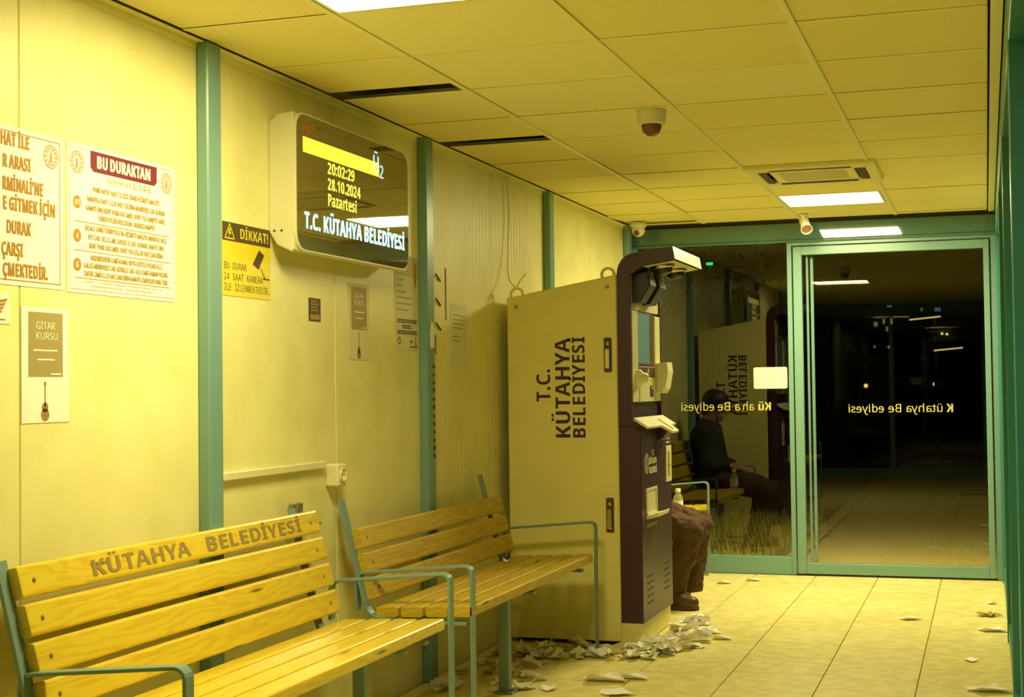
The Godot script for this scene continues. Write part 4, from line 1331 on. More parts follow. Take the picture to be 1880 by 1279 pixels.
func seated_person():
	var t := thing("person", "person in brown trousers and brown shoes sitting on the bench behind the card machine", "person", Vector3(-2.0, 0, -8.42))
	var o := Vector3(2.0, 0, 8.42)      # world -> local
	var hipN := Vector3(-2.10, 0.575, -8.34) + o; var hipF := Vector3(-2.10, 0.575, -8.52) + o
	var kneeN := Vector3(-1.622, 0.452, -8.30) + o; var kneeF := Vector3(-1.640, 0.462, -8.60) + o
	var ankN := Vector3(-1.765, 0.10, -8.30) + o; var ankF := Vector3(-1.735, 0.10, -8.60) + o
	var pel := Vector3(-2.08, 0.585, -8.43) + o; var chest := Vector3(-2.13, 0.86, -8.43) + o
	var neck := Vector3(-2.115, 1.0, -8.43) + o; var head := Vector3(-2.055, 1.115, -8.43) + o
	var shN := Vector3(-2.12, 0.925, -8.26) + o; var shF := Vector3(-2.12, 0.925, -8.60) + o
	var elN := Vector3(-2.10, 0.675, -8.21) + o; var elF := Vector3(-2.10, 0.675, -8.65) + o
	var wrN := Vector3(-1.96, 0.655, -8.29) + o; var wrF := Vector3(-1.95, 0.66, -8.57) + o
	# body
	var st := begin()
	flesh(st, [[pel, chest, 0.105, 0.115], [chest + Vector3(0, 0, 0.07), pel + Vector3(0, 0, 0.05), 0.09, 0.09], [chest - Vector3(0, 0, 0.07), pel - Vector3(0, 0, 0.05), 0.09, 0.09],
		[chest, neck, 0.08, 0.055], [neck, head - Vector3(0.01, 0.05, 0), 0.05, 0.05], [shN, shF, 0.055, 0.055],
		[shN, elN, 0.048, 0.038], [elN, wrN, 0.037, 0.026], [shF, elF, 0.048, 0.038], [elF, wrF, 0.037, 0.026],
		[hipN, kneeN, 0.075, 0.05], [kneeN, ankN, 0.048, 0.034], [hipF, kneeF, 0.075, 0.05], [kneeF, ankF, 0.048, 0.034],
		[ankN, ankN + Vector3(0.10, -0.05, 0), 0.034, 0.026], [ankF, ankF + Vector3(0.0, -0.02, -0.03), 0.032, 0.028]], 0.014, 0.03)
	hand(st, wrN, Vector3(0.93, -0.2, -0.25).normalized(), Vector3(0.2, 1, 0).normalized(), 1.0)
	hand(st, wrF, Vector3(0.93, -0.2, 0.25).normalized(), Vector3(0.2, 1, 0).normalized(), -1.0)
	# head and face, looking to +x
	var fx := Vector3(0.93, -0.37, 0).normalized()
	var fu := Vector3(0.37, 0.93, 0).normalized()
	var fz := Vector3(0, 0, 1)
	var F := func(x: float, y: float, z: float) -> Vector3: return head + fx * x + fu * y + fz * z
	flesh(st, [[F.call(-0.02, 0.035, 0), F.call(0.015, 0.04, 0), 0.082, 0.074], [F.call(0.02, 0.0, 0), F.call(0.035, -0.055, 0), 0.062, 0.042], [F.call(-0.01, -0.02, 0), F.call(-0.02, -0.09, 0), 0.06, 0.052],
		[F.call(0.082, 0.012, 0), F.call(0.104, -0.022, 0), 0.010, 0.013], [F.call(0.070, -0.082, 0), F.call(0.055, -0.082, 0), 0.018, 0.022],
		[F.call(0.082, -0.048, 0.014), F.call(0.082, -0.048, -0.014), 0.008, 0.008], [F.call(0.080, -0.058, 0.012), F.call(0.080, -0.058, -0.012), 0.008, 0.008],
		[F.call(0.078, 0.026, 0.04), F.call(0.086, 0.028, 0.012), 0.009, 0.009], [F.call(0.078, 0.026, -0.04), F.call(0.086, 0.028, -0.012), 0.009, 0.009],
		[F.call(-0.005, 0.018, 0.078), F.call(-0.008, -0.028, 0.074), 0.012, 0.009], [F.call(-0.005, 0.018, -0.078), F.call(-0.008, -0.028, -0.074), 0.012, 0.009]], 0.005, 0.016)
	build("body", st, M.skin, t)
	for s in [-1, 1]:
		st = begin()
		lathe(st, [Vector2(0, -0.011), Vector2(0.008, -0.008), Vector2(0.011, 0), Vector2(0.008, 0.008), Vector2(0, 0.011)], Transform3D(Basis(), F.call(0.069, 0.004, s * 0.031)), 12)
		build("eye", st, M.hair, t)
	st = begin()
	flesh(st, [[F.call(-0.035, 0.05, 0), F.call(0.01, 0.066, 0), 0.085, 0.072], [F.call(-0.045, 0.02, 0), F.call(-0.05, -0.055, 0), 0.078, 0.05], [F.call(-0.02, 0.045, 0.03), F.call(-0.02, 0.045, -0.03), 0.074, 0.074]], 0.007, 0.02, 0.004)
	build("hair", st, M.hair, t)
	# jacket
	st = begin()
	flesh(st, [[pel + Vector3(0, -0.01, 0), chest, 0.135, 0.135], [chest + Vector3(0, 0, 0.08), pel + Vector3(0.01, -0.01, 0.06), 0.105, 0.115], [chest - Vector3(0, 0, 0.08), pel + Vector3(0.01, -0.01, -0.06), 0.105, 0.115],
		[chest, neck - Vector3(0, 0.03, 0), 0.10, 0.075], [shN, shF, 0.075, 0.075], [shN, elN, 0.068, 0.056], [elN, wrN, 0.055, 0.042], [shF, elF, 0.068, 0.056], [elF, wrF, 0.055, 0.042]], 0.014, 0.04, 0.012)
	build("jacket", st, M.jacket, t)
	# trousers: loose, wide at the hem
	st = begin()
	flesh(st, [[hipN, hipF, 0.115, 0.115], [hipN, kneeN, 0.098, 0.076], [kneeN, kneeN.lerp(ankN, 0.5) + Vector3(0.0, 0, 0), 0.074, 0.070], [kneeN.lerp(ankN, 0.5), ankN + Vector3(0.0, -0.05, 0), 0.070, 0.072],
		[hipF, kneeF, 0.098, 0.076], [kneeF, kneeF.lerp(ankF, 0.5), 0.074, 0.076], [kneeF.lerp(ankF, 0.5), ankF + Vector3(0.015, -0.05, 0), 0.076, 0.084]], 0.011, 0.025, 0.024, 0.062)
	build("trousers", st, M.trousers, t)
	shoe(t, Vector3(-1.84, 0, -8.29) + o, Vector3(0.995, 0, 0.1).normalized(), 0.255)
	shoe(t, Vector3(-1.79, 0, -8.57) + o, Vector3(0.12, 0, -0.99).normalized(), 0.255)

# ------------------------------------------------------------------ on the ceiling
func ceiling_things():
	# cassette air conditioner
	var c := Vector3(-0.835, CEIL, -7.74)
	var t := thing("air_conditioner", "square ceiling air conditioning cassette with four slots beside the ceiling light", "air conditioner", c)
	var st := begin()
	for s in [-1, 1]:
		box(st, Vector3(0, -0.006, s * 0.30), Vector3(0.66, 0.028, 0.06), 0.006)
		box(st, Vector3(s * 0.30, -0.006, 0), Vector3(0.06, 0.028, 0.54), 0.006)
	for p in [[-1, -1], [-1, 1], [1, -1], [1, 1]]:
		box(st, Vector3(p[0] * 0.24, -0.006, p[1] * 0.24), Vector3(0.07, 0.026, 0.07), 0.004)
	build("panel", st, M.grid_metal, t)
	st = begin()
	box(st, Vector3(0, 0.022, 0), Vector3(0.57, 0.01, 0.57), 0.0)
	build("duct_backing", st, M.rubber, t)
	for k in 4:
		st = begin()
		box(st, Vector3(0, -0.0185, 0.248), Vector3(0.41, 0.005, 0.040), 0.002, Basis())
		var v := build("louvre", st, M.brown_plastic, t)
		v.rotation.y = k * PI / 2
	st = begin()
	box(st, Vector3(0, -0.008, 0), Vector3(0.43, 0.02, 0.43), 0.004)
	var g := build("grille", st, M.grid_metal, t)
	st = begin()
	for k in 13:
		box(st, Vector3(0, -0.019, -0.15 + 0.025 * k), Vector3(0.34, 0.004, 0.012), 0.001)
	build("grille_bars", st, M.cream_plastic, g)
	# dome camera
	t = thing("dome_camera", "white dome security camera with dark bubble in the middle of the ceiling", "camera", Vector3(-1.268, CEIL, -5.755))
	st = begin()
	lathe(st, [Vector2(0.0, -0.058), Vector2(0.048, -0.056), Vector2(0.058, -0.050), Vector2(0.060, -0.006), Vector2(0.062, 0.001), Vector2(0.0, 0.001)], Transform3D(), 32)
	build("base", st, M.white_plastic, t)
	st = begin()
	lathe(st, [Vector2(0.0, -0.104), Vector2(0.018, -0.100), Vector2(0.034, -0.086), Vector2(0.041, -0.068), Vector2(0.041, -0.055)], Transform3D(), 28)
	build("dome", st, M.bronze_lens, t)
	# turret camera in the far corner
	t = thing("turret_camera", "small white turret camera in the far ceiling corner above the card machine", "camera", Vector3(-2.235, CEIL - 0.002, -9.68))
	st = begin()
	lathe(st, [Vector2(0.0, -0.035), Vector2(0.040, -0.034), Vector2(0.054, -0.022), Vector2(0.056, 0.0), Vector2(0.0, 0.0)], Transform3D(), 24)
	build("base", st, M.white_plastic, t)
	st = begin()
	lathe(st, [Vector2(0.0, -0.045), Vector2(0.028, -0.038), Vector2(0.043, -0.012), Vector2(0.045, 0.01), Vector2(0.0, 0.02)], Transform3D(Basis(Vector3(0, 0, 1), -0.25) * Basis(Vector3.RIGHT, -1.05), Vector3(0.0, -0.048, 0.0)), 22)
	build("ball", st, M.white_plastic, t)
	st = begin()
	lathe(st, [Vector2(0.0, -0.052), Vector2(0.018, -0.050), Vector2(0.02, -0.040), Vector2(0.0, -0.03)], Transform3D(Basis(Vector3(0, 0, 1), -0.25) * Basis(Vector3.RIGHT, -1.05), Vector3(0.0, -0.048, 0.0)), 18)
	build("lens", st, M.bronze_lens, t)
	# bullet camera
	t = thing("bullet_camera", "white bullet camera on an arm under the ceiling, just before the glass door header", "camera", Vector3(-1.12, CEIL, -9.62))
	st = begin()
	lathe(st, [Vector2(0.0, -0.012), Vector2(0.028, -0.011), Vector2(0.033, 0.0), Vector2(0.0, 0.0)], Transform3D(), 20)
	tube(st, [Vector3(0, -0.005, 0), Vector3(0.003, -0.03, 0.0), Vector3(0.012, -0.055, 0.012)], 0.014, 10)
	build("arm", st, M.white_plastic, t)
	var q := Transform3D(Basis(Vector3.UP, 0.32) * Basis(Vector3.RIGHT, 0.66), Vector3(0.012, -0.062, 0.005))
	st = begin()
	lathe(st, [Vector2(0.0, -0.05), Vector2(0.024, -0.05), Vector2(0.031, -0.042), Vector2(0.034, 0.06), Vector2(0.038, 0.075), Vector2(0.035, 0.076), Vector2(0.033, 0.07)], q * Transform3D(Basis(Vector3.RIGHT, PI / 2), Vector3.ZERO), 22)
	build("housing", st, M.white_plastic, t)
	st = begin()
	lathe(st, [Vector2(0.033, 0.064), Vector2(0.015, 0.066), Vector2(0.0, 0.066)], q * Transform3D(Basis(Vector3.RIGHT, PI / 2), Vector3.ZERO), 22)
	build("lens", st, M.bronze_lens, t)

# ------------------------------------------------------------------ on the wall
func sheet(called: String, label: String, category: String, y: float, z: float, w: float, h: float, m: Material, tilt := 0.0, out := 0.0) -> Node3D:
	var t := thing(called, label, category, Vector3(WALL + out, y, z))
	var st := begin()
	box(st, Vector3(0.001, 0, 0), Vector3(0.0016, h, w), 0.0004)
	build("sheet", st, m, t)
	t.rotation.x = tilt
	return t

func wall_things():
	var f := Transform3D(Basis(Vector3(0, 0, -1), Vector3(0, 1, 0), Vector3(1, 0, 0)), Vector3(0.0018, 0, 0))
	var z := 0.0004
	# large poster cut by the left edge of the photo
	var t := sheet("notice_poster", "white notice with large brown capital lettering, cut off by the left edge of the photo", "poster", 1.765, -3.085, 0.55, 0.408, M.poster_white)
	var st := begin()
	for e in [[-0.262, -0.192, 0.262, -0.189], [-0.262, 0.189, 0.262, 0.192], [0.259, -0.192, 0.262, 0.192]]:
		flat_rect(st, e[0], e[1], e[2], e[3], z, f)
	mesh_node("border", done(st), M.ink_brown, t)
	st = begin()
	for l in [["HAT İLE", 0.129, 0.170, 0.115], ["R ARASI", 0.134, 0.113, 0.112], ["RMİNALİ'NE", 0.186, 0.055, 0.165], ["E GİTMEK İÇİN", 0.238, 0.005, 0.215], ["DURAK", 0.135, -0.055, 0.098], ["ÇARŞI", 0.101, -0.112, 0.085], ["ÇMEKTEDİR.", 0.206, -0.165, 0.185]]:
		letters(st, l[0], font_bold, Vector2(l[1], l[2]), 0.034, l[3], f, 1, z, 0.0, 0.0012)
	mesh_node("lettering", done(st), M.ink_brown, t)
	st = begin()
	seal(st, Vector2(0.222, 0.150), 0.032, f, z)
	mesh_node("emblem", done(st), M.ink_brown, t)
	# route poster
	t = sheet("route_poster", "white bus route poster with a dark red heading band and lines of small brown print", "poster", 1.764, -3.656, 0.556, 0.412, M.poster_white)
	st = begin()
	for e in [[-0.268, -0.196, 0.268, -0.1945], [-0.268, 0.1945, 0.268, 0.196], [-0.268, -0.196, -0.2665, 0.196], [0.2665, -0.196, 0.268, 0.196]]:
		flat_rect(st, e[0], e[1], e[2], e[3], z, f)
	for y in [-0.008, -0.088, -0.164]:
		flat_rect(st, -0.245, y - 0.0012, 0.245, y + 0.0012, z, f)
	mesh_node("rules", done(st), M.ink_brown, t)
	st = begin()
	flat_poly(st, [Vector2(-0.168, 0.196), Vector2(-0.168, 0.150), Vector2(-0.154, 0.138), Vector2(0.160, 0.138), Vector2(0.174, 0.150), Vector2(0.174, 0.196)], z, f)
	mesh_node("heading_band", done(st), M.ink_red, t)
	st = begin()
	letters(st, "BU DURAKTAN", font_bold, Vector2(0.0, 0.167), 0.034, 0.272, f, 0, z + 0.0005, 0.0, 0.0012)
	mesh_node("heading", done(st), M.ink_white, t)
	st = begin()
	letters(st, "GEÇEN HATLAR:", font_bold, Vector2(0.035, 0.122), 0.013, 0.125, f, 1, z)
	var rows := [["PARK HAYAT HAST. İL ÖZEL İDARE-HİZMETE-MALİYE", 0.088, 0.34], ["ANADOLU HAST. E.C.D HAST. EK BİNA-MENDERES CAD.-KORAN", 0.060, 0.40], ["SANAYİ ÖNÜ-KENT PARK-SSK İ.MRD.-DÖRT YOL-EMNİYET MÜD.", 0.034, 0.41], ["SÖKER EVLERİ-DOLCEK MH. MERKEZ KAMPÜS", 0.010, 0.29]]
	rows.append_array([["ŞELALE CAMİ-TÜRBEYOLU M.-HİZMETE-MALİYE-ANADOLU N.İÇ", -0.022, 0.42], ["ÜST CAD. SEL.Z.S.ME. SOKULLU CAD. ADNAN. SANAYİ ÖNÜ", -0.047, 0.39], ["KENT PARK SSK İ.MRD. DÖRT YOL-E.İLLER HAST.DAR BİNA", -0.071, 0.38]])
	rows.append_array([["AKŞEMSEDDİN CAMİ-KANAL BOYU-ÖZEYLÜ PAZARI-A.Z.İ", -0.104, 0.37], ["LALELİ-MENDERES CAD.-KÜRKLÜ CAD.-ULU CAMİ-SAMAN PAZARI", -0.127, 0.43], ["ZAFER CAMİ-E.C.D HAST.DAR BİNA-SANAYİ-CEMEVLER PARK-TOKİ", -0.150, 0.43]])
	for r in rows:
		letters(st, r[0], font_bold, Vector2(0.015, r[1]), 0.0140, r[2], f, 0, z, 0.0, 0.0004)
	mesh_node("route_lines", done(st), M.ink_ochre, t)
	st = begin()
	letters(st, "A/1-4-6", font_bold, Vector2(0.042, 0.122), 0.022, 0.095, f, -1, z)
	for k in 2:
		for c in 40:
			if rng.randf() < 0.85:
				flat_rect(st, -0.195 + 0.0098 * c + 0.03 * k, -0.175 - 0.011 * k, -0.1885 + 0.0098 * c + 0.03 * k, -0.171 - 0.011 * k, z, f)
			if k == 1 and c > 30: break
	mesh_node("small_print", done(st), M.ink_soft, t)
	for b in [["A/1", 0.045, 0.024], ["4", -0.048, 0.010], ["6", -0.128, 0.010]]:
		st = begin()
		flat_ring(st, Vector2(-0.232, b[1]), 0.0, 0.0185, z, f)
		var badge := mesh_node("badge", done(st), M.ink_brown, t)
		st = begin()
		letters(st, b[0], font_bold, Vector2(-0.232, b[1]), 0.017, b[2], f, 0, z + 0.0005)
		mesh_node("badge_number", done(st), M.ink_white, badge)
	for b in [-0.232, 0.228]:
		st = begin()
		seal(st, Vector2(b, 0.155), 0.031, f, z)
		mesh_node("emblem", done(st), M.ink_brown, t)
	# small sticker at the photo's edge
	t = sheet("emblem_sticker", "small white sticker with a brown winged mark at the left edge under the large notice", "sticker", 1.500, -3.085, 0.10, 0.080, M.paper_white)
	st = begin()
	for k in 4:
		flat_poly(st, [Vector2(-0.01, 0.018 - 0.010 * k), Vector2(0.040 - 0.007 * k, 0.026 - 0.010 * k), Vector2(0.034 - 0.007 * k, 0.018 - 0.010 * k), Vector2(-0.01, 0.010 - 0.010 * k)], z, f)
	flat_rect(st, -0.02, -0.031, 0.03, -0.027, z, f)
	mesh_node("wing_mark", done(st), M.ink_brown, t)
	guitar_poster(1.357, -3.282, 0.206, 0.304, "white guitar course flyer with an ochre block on the wall under the two large posters", M.poster_white, M.ink_soft)
	guitar_poster(1.552, -5.312, 0.206, 0.302, "brown and white guitar course flyer under the bus display", M.paper_dull, M.card_brown)
	# yellow camera warning
	t = sheet("warning_sign", "yellow camera warning sign with a black heading beside the first teal post", "sign", 1.720, -4.392, 0.336, 0.244, M.sign_yellow)
	st = begin()
	flat_rect(st, -0.168, 0.060, 0.168, 0.122, z, f)
	mesh_node("heading_band", done(st), M.ink_dark, t)
	st = begin()
	letters(st, "DİKKAT!", font_bold, Vector2(0.152, 0.090), 0.034, 0.20, f, 1, z + 0.0005)
	for q in [[Vector2(-0.155, 0.066), Vector2(-0.085, 0.066), Vector2(-0.085, 0.071), Vector2(-0.155, 0.071)], [Vector2(-0.155, 0.068), Vector2(-0.150, 0.066), Vector2(-0.118, 0.116), Vector2(-0.122, 0.118)], [Vector2(-0.085, 0.068), Vector2(-0.090, 0.066), Vector2(-0.122, 0.116), Vector2(-0.118, 0.118)]]:
		flat_poly(st, q, z + 0.0005, f)
	flat_poly(st, [Vector2(-0.124, 0.102), Vector2(-0.112, 0.102), Vector2(-0.117, 0.088), Vector2(-0.107, 0.088), Vector2(-0.126, 0.072), Vector2(-0.120, 0.084), Vector2(-0.130, 0.084)], z + 0.0005, f)
	mesh_node("heading", done(st), M.sign_yellow, t)
	st = begin()
	letters(st, "BU DURAK", font_mono, Vector2(-0.158, -0.022), 0.022, 0.155, f, -1, z)
	letters(st, "24 SAAT KAMERA", font_mono, Vector2(-0.158, -0.058), 0.022, 0.27, f, -1, z)
	letters(st, "İLE İZLENMEKTEDİR.", font_mono, Vector2(-0.158, -0.093), 0.022, 0.315, f, -1, z)
	flat_poly(st, [Vector2(0.038, -0.006), Vector2(0.085, 0.046), Vector2(0.122, 0.030), Vector2(0.080, -0.022)], z, f)
	flat_poly(st, [Vector2(0.090, -0.010), Vector2(0.097, -0.014), Vector2(0.130, -0.050), Vector2(0.122, -0.050)], z, f)
	flat_rect(st, 0.112, -0.054, 0.160, -0.049, z, f)
	mesh_node("lettering", done(st), M.ink_dark, t)
	# small brown sticker
	t = sheet("small_sticker", "small dark brown sticker alone on the wall below the bus display", "sticker", 1.582, -4.911, 0.100, 0.086, M.ink_dark)
	st = begin()
	flat_rect(st, -0.04, -0.036, 0.04, -0.018, z, f)
	for k in 4:
		flat_rect(st, -0.035, -0.004 + 0.011 * k, 0.03 - 0.012 * (k % 2), 0.001 + 0.011 * k, z, f)
	mesh_node("print", done(st), M.ink_ochre, t)
	# taped notice beside the second post
	t = sheet("paper_notice", "tall paper notice with grey photo strip and text bars beside the second teal post", "notice", 1.655, -5.815, 0.268, 0.405, M.paper_dull)
	st = begin()
	flat_rect(st, -0.134, 0.115, 0.134, 0.200, z, f)
	mesh_node("photo_strip", done(st), M.paper_grey, t)
	st = begin()
	for k in 6:
		flat_rect(st, -0.115, 0.095 - 0.026 * k, [-0.03, -0.045, -0.005, 0.06, 0.05, 0.01][k], 0.101 - 0.026 * k, z, f)
	mesh_node("text_lines", done(st), M.ink_soft, t)
	st = begin()
	for b in [[-0.112, 0.115, -0.080], [-0.055, 0.055, -0.104], [-0.112, 0.115, -0.128]]:
		for e in [[b[0], b[2] - 0.008, b[1], b[2] - 0.004], [b[0], b[2] + 0.004, b[1], b[2] + 0.008]]:
			flat_rect(st, e[0], e[1], e[2], e[3], z, f)
		for k in int((b[1] - b[0]) / 0.014):
			flat_rect(st, b[0] + 0.014 * k + 0.002, b[2] - 0.003, b[0] + 0.014 * k + 0.011, b[2] + 0.003, z, f)
	flat_ring(st, Vector2(-0.088, -0.165), 0.010, 0.016, z, f)
	flat_rect(st, 0.03, -0.192, 0.12, -0.187, z, f)
	mesh_node("text_bars", done(st), M.ink_dark, t)
	st = begin()
	flat_poly(st, [Vector2(0.088, -0.186), Vector2(0.108, -0.186), Vector2(0.104, -0.158), Vector2(0.092, -0.158)], z, f)
	flat_ring(st, Vector2(0.098, -0.150), 0.0, 0.007, z, f)
	flat_rect(st, 0.03, -0.172, 0.07, -0.160, z, f)
	flat_poly(st, [Vector2(0.085, 0.10), Vector2(0.098, 0.06), Vector2(0.112, 0.10), Vector2(0.112, 0.17), Vector2(0.085, 0.17)], z + 0.0005, f)
	mesh_node("orange_print", done(st), M.scrap_orange, t)
	# pale residue where a sticker was peeled off
	st = begin()
	prism(st, PackedVector2Array([Vector2(-0.045, -0.04), Vector2(0.03, -0.05), Vector2(0.05, 0.02), Vector2(0.02, 0.045), Vector2(-0.05, 0.03)]), 0.0, 0.001, Transform3D(f.basis, Vector3(WALL, 1.515, -5.565)))
	tag(build("sticker_residue", st, M.wall_panel), "pale torn sticker residue between the brown flyer and the tall paper notice", "sticker")
	# torn stickers on the second post
	st = begin()
	prism(st, PackedVector2Array([Vector2(-0.012, -0.06), Vector2(0.03, -0.05), Vector2(0.028, -0.015), Vector2(0.034, 0.02), Vector2(0.02, 0.05), Vector2(-0.002, 0.062), Vector2(-0.02, 0.0)]), 0.0, 0.002, Transform3D(f.basis, Vector3(WALL + 0.042, 1.52, -6.003)))
	tag(build("torn_sticker", st, M.paper_white), "torn white paper sticker wrapped on the second teal post", "sticker")
	st = begin()
	prism(st, PackedVector2Array([Vector2(-0.05, -0.05), Vector2(0.05, -0.045), Vector2(0.055, 0.04), Vector2(-0.05, 0.05)]), 0.0, 0.0015, Transform3D(f.basis, Vector3(WALL, 1.485, -6.115)))
	tag(build("torn_flyer", st, M.card_brown), "torn brown flyer remnant on the wall just right of the second teal post", "flyer")
	st = begin()
	for k in 12:
		var h := rng.randf_range(0.012, 0.026)
		flat_rect(st, 0.004, 1.375 - 0.036 * k, 0.036, 1.375 - 0.036 * k + h * 0.75, 0.0425, on_wall(0, -6.004, 0.0))
	tag(mesh_node("worn_lettering", done(st), M.ink_dark), "worn dark vertical lettering running down the second teal post", "lettering")
	for k in 3:
		st = begin()
		tube(st, [Vector3(0, -0.035, -0.012), Vector3(0.004, 0.035, 0.012)], 0.004, 6)
		var o := build("wall_slash", st, M.ink_dark)
		o.position = Vector3(WALL + 0.004, 1.79 - 0.112 * k, -6.185)
		o.rotation.x = 0.85
		tag(o, ["topmost", "middle", "lowest"][k] + " of three short dark slanted strips on the wall right of the second post", "strip", "slanted strips on the wall")
	st = begin()
	box(st, Vector3(WALL + 0.002, 1.72, -6.295), Vector3(0.004, 0.24, 0.006), 0.001)
	tag(build("wall_strip", st, M.ink_soft), "thin upright strip on the wall beside the long white paper", "strip")
	# long paper
	t = sheet("long_paper", "long narrow white paper slip taped to the ribbed wall beside the card machine", "paper", 1.525, -6.465, 0.225, 0.31, M.paper_dull, -0.03)
	st = begin()
	for k in 7:
		if k == 4: continue
		flat_rect(st, -0.085, 0.10 - 0.02 * k, [0.07, 0.06, 0.08, 0.05, 0.0, 0.03, 0.01][k], 0.105 - 0.02 * k, z, f)
	mesh_node("text_lines", done(st), M.ink_soft, t)
	# cable trunking with a socket
	t = thing("cable_trunking", "cream plastic cable trunking running along the wall above the foreground bench", "trunking", Vector3(WALL, 1.005, -4.56))
	st = begin()
	box(st, Vector3(0.011, 0, 0), Vector3(0.022, 0.026, 0.80), 0.003)
	build("lid", st, M.cream_plastic, t)
	st = begin()
	box(st, Vector3(0.011, 0, 0.35), Vector3(0.024, 0.028, 0.02), 0.003)
	box(st, Vector3(0.011, 0, -0.39), Vector3(0.024, 0.028, 0.02), 0.003)
	build("end_caps", st, M.cream_plastic, t)
	t = thing("wall_socket", "cream surface mounted wall socket at the end of the cable trunking", "socket", Vector3(WALL, 0.962, -5.03))
	st = begin()
	box(st, Vector3(0.027, 0, 0), Vector3(0.054, 0.086, 0.082), 0.007)
	build("box", st, M.cream_plastic, t)
	st = begin()
	lathe(st, [Vector2(0.028, 0.0), Vector2(0.028, 0.006), Vector2(0.023, 0.007), Vector2(0.021, 0.001), Vector2(0.0, 0.001)], Transform3D(Basis(Vector3.BACK, -PI / 2), Vector3(0.0545, 0.002, 0)), 22)
	var face_ := build("outlet", st, M.cream_plastic, t)
	st = begin()
	for s in [-1, 1]:
		lathe(st, [Vector2(0.003, 0.0), Vector2(0.003, 0.002), Vector2(0.0, 0.002)], Transform3D(Basis(Vector3.BACK, -PI / 2), Vector3(0.0548, 0.002, s * 0.009)), 10)
	build("holes", st, M.ink_dark, face_)
	# short conduit bracket behind the foreground bench
	t = thing("wall_bracket", "small two pronged metal bracket on the wall just above the foreground bench's right end", "bracket", Vector3(WALL, 0.845, -4.72))
	st = begin()
	for s in [-1, 1]:
		box(st, Vector3(0.012, 0.0, s * 0.028), Vector3(0.022, 0.07, 0.018), 0.003)
	box(st, Vector3(0.004, -0.02, 0), Vector3(0.008, 0.04, 0.08), 0.002)
	build("prongs", st, M.steel, t)
	st = begin()
	box(st, Vector3(WALL + 0.002, 0.79, -4.92), Vector3(0.004, 0.006, 0.045), 0.001)
	tag(build("wall_scratch", st, M.ink_dark), "short dark horizontal scratch on the wall under the socket", "scratch")
	# loose wire to the machine's lifting eye
	st = begin()
	var path := []
	var p := [Vector3(-2.352, 2.385, -7.17), Vector3(-2.350, 2.18, -7.19), Vector3(-2.348, 1.98, -7.16), Vector3(-2.325, 1.85, -7.10), Vector3(-2.276, 1.792, -7.07)]
	for k in 25:
		var u := k / 24.0 * 4.0
		var i := mini(int(u), 3)
		path.append(p[i].cubic_interpolate(p[i + 1], p[maxi(i - 1, 0)], p[mini(i + 2, 4)], u - i))
	tube(st, path, 0.0035, 6)
	var wire := thing("loose_wire", "thin pale wire hanging from the ceiling edge to the card machine's rear lifting eye", "wire")
	build("strand", st, M.cream_plastic, wire)
	st = begin()
	tube(st, [Vector3(-2.276, 1.792, -7.07), Vector3(-2.25, 1.83, -7.055), Vector3(-2.215, 1.865, -7.05)], 0.0028, 6)
	build("knot_tail", st, M.cream_plastic, wire)

func guitar_poster(y: float, z: float, w: float, h: float, label: String, paper: Material, block: Material):
	var f := Transform3D(Basis(Vector3(0, 0, -1), Vector3(0, 1, 0), Vector3(1, 0, 0)), Vector3(0.0018, 0, 0))
	var t := sheet("guitar_flyer", label, "flyer", y, z, w, h, paper)
	var k := 0.0004
	var st := begin()
	flat_rect(st, -w * 0.36, -h * 0.10, w * 0.36, h * 0.46, k, f)
	mesh_node("colour_block", done(st), block, t)
	st = begin()
	letters(st, "GİTAR", font_plain, Vector2(-w * 0.20, h * 0.345), 0.018, 0.082, f, -1, k + 0.0005)
	letters(st, "KURSU", font_plain, Vector2(-w * 0.20, h * 0.255), 0.018, 0.092, f, -1, k + 0.0005)
	for q in [[-0.26, 0.13, 0.50], [-0.18, 0.05, 0.36], [0.10, -0.075, 0.22]]:
		flat_rect(st, w * q[0], h * q[1] - 0.002, w * (q[0] + q[2]), h * q[1] + 0.002, k + 0.0005, f)
	mesh_node("lettering", done(st), M.ink_white, t)
	st = begin()
	# guitar picture: body, waist, neck, head
	flat_ring(st, Vector2(-0.004, -h * 0.43), 0.0, 0.017, k, f, 1.05)
	flat_ring(st, Vector2(-0.004, -h * 0.365), 0.0, 0.013, k, f, 1.05)
	flat_rect(st, -0.0062, -h * 0.36, -0.0015, -h * 0.175, k, f)
	flat_rect(st, -0.0085, -h * 0.175, 0.0008, -h * 0.145, k, f)
	mesh_node("guitar_picture", done(st), M.guitar_brown, t)
	st = begin()
	flat_ring(st, Vector2(-0.004, -h * 0.385), 0.0, 0.005, k + 0.0005, f)
	mesh_node("sound_hole", done(st), M.ink_dark, t)

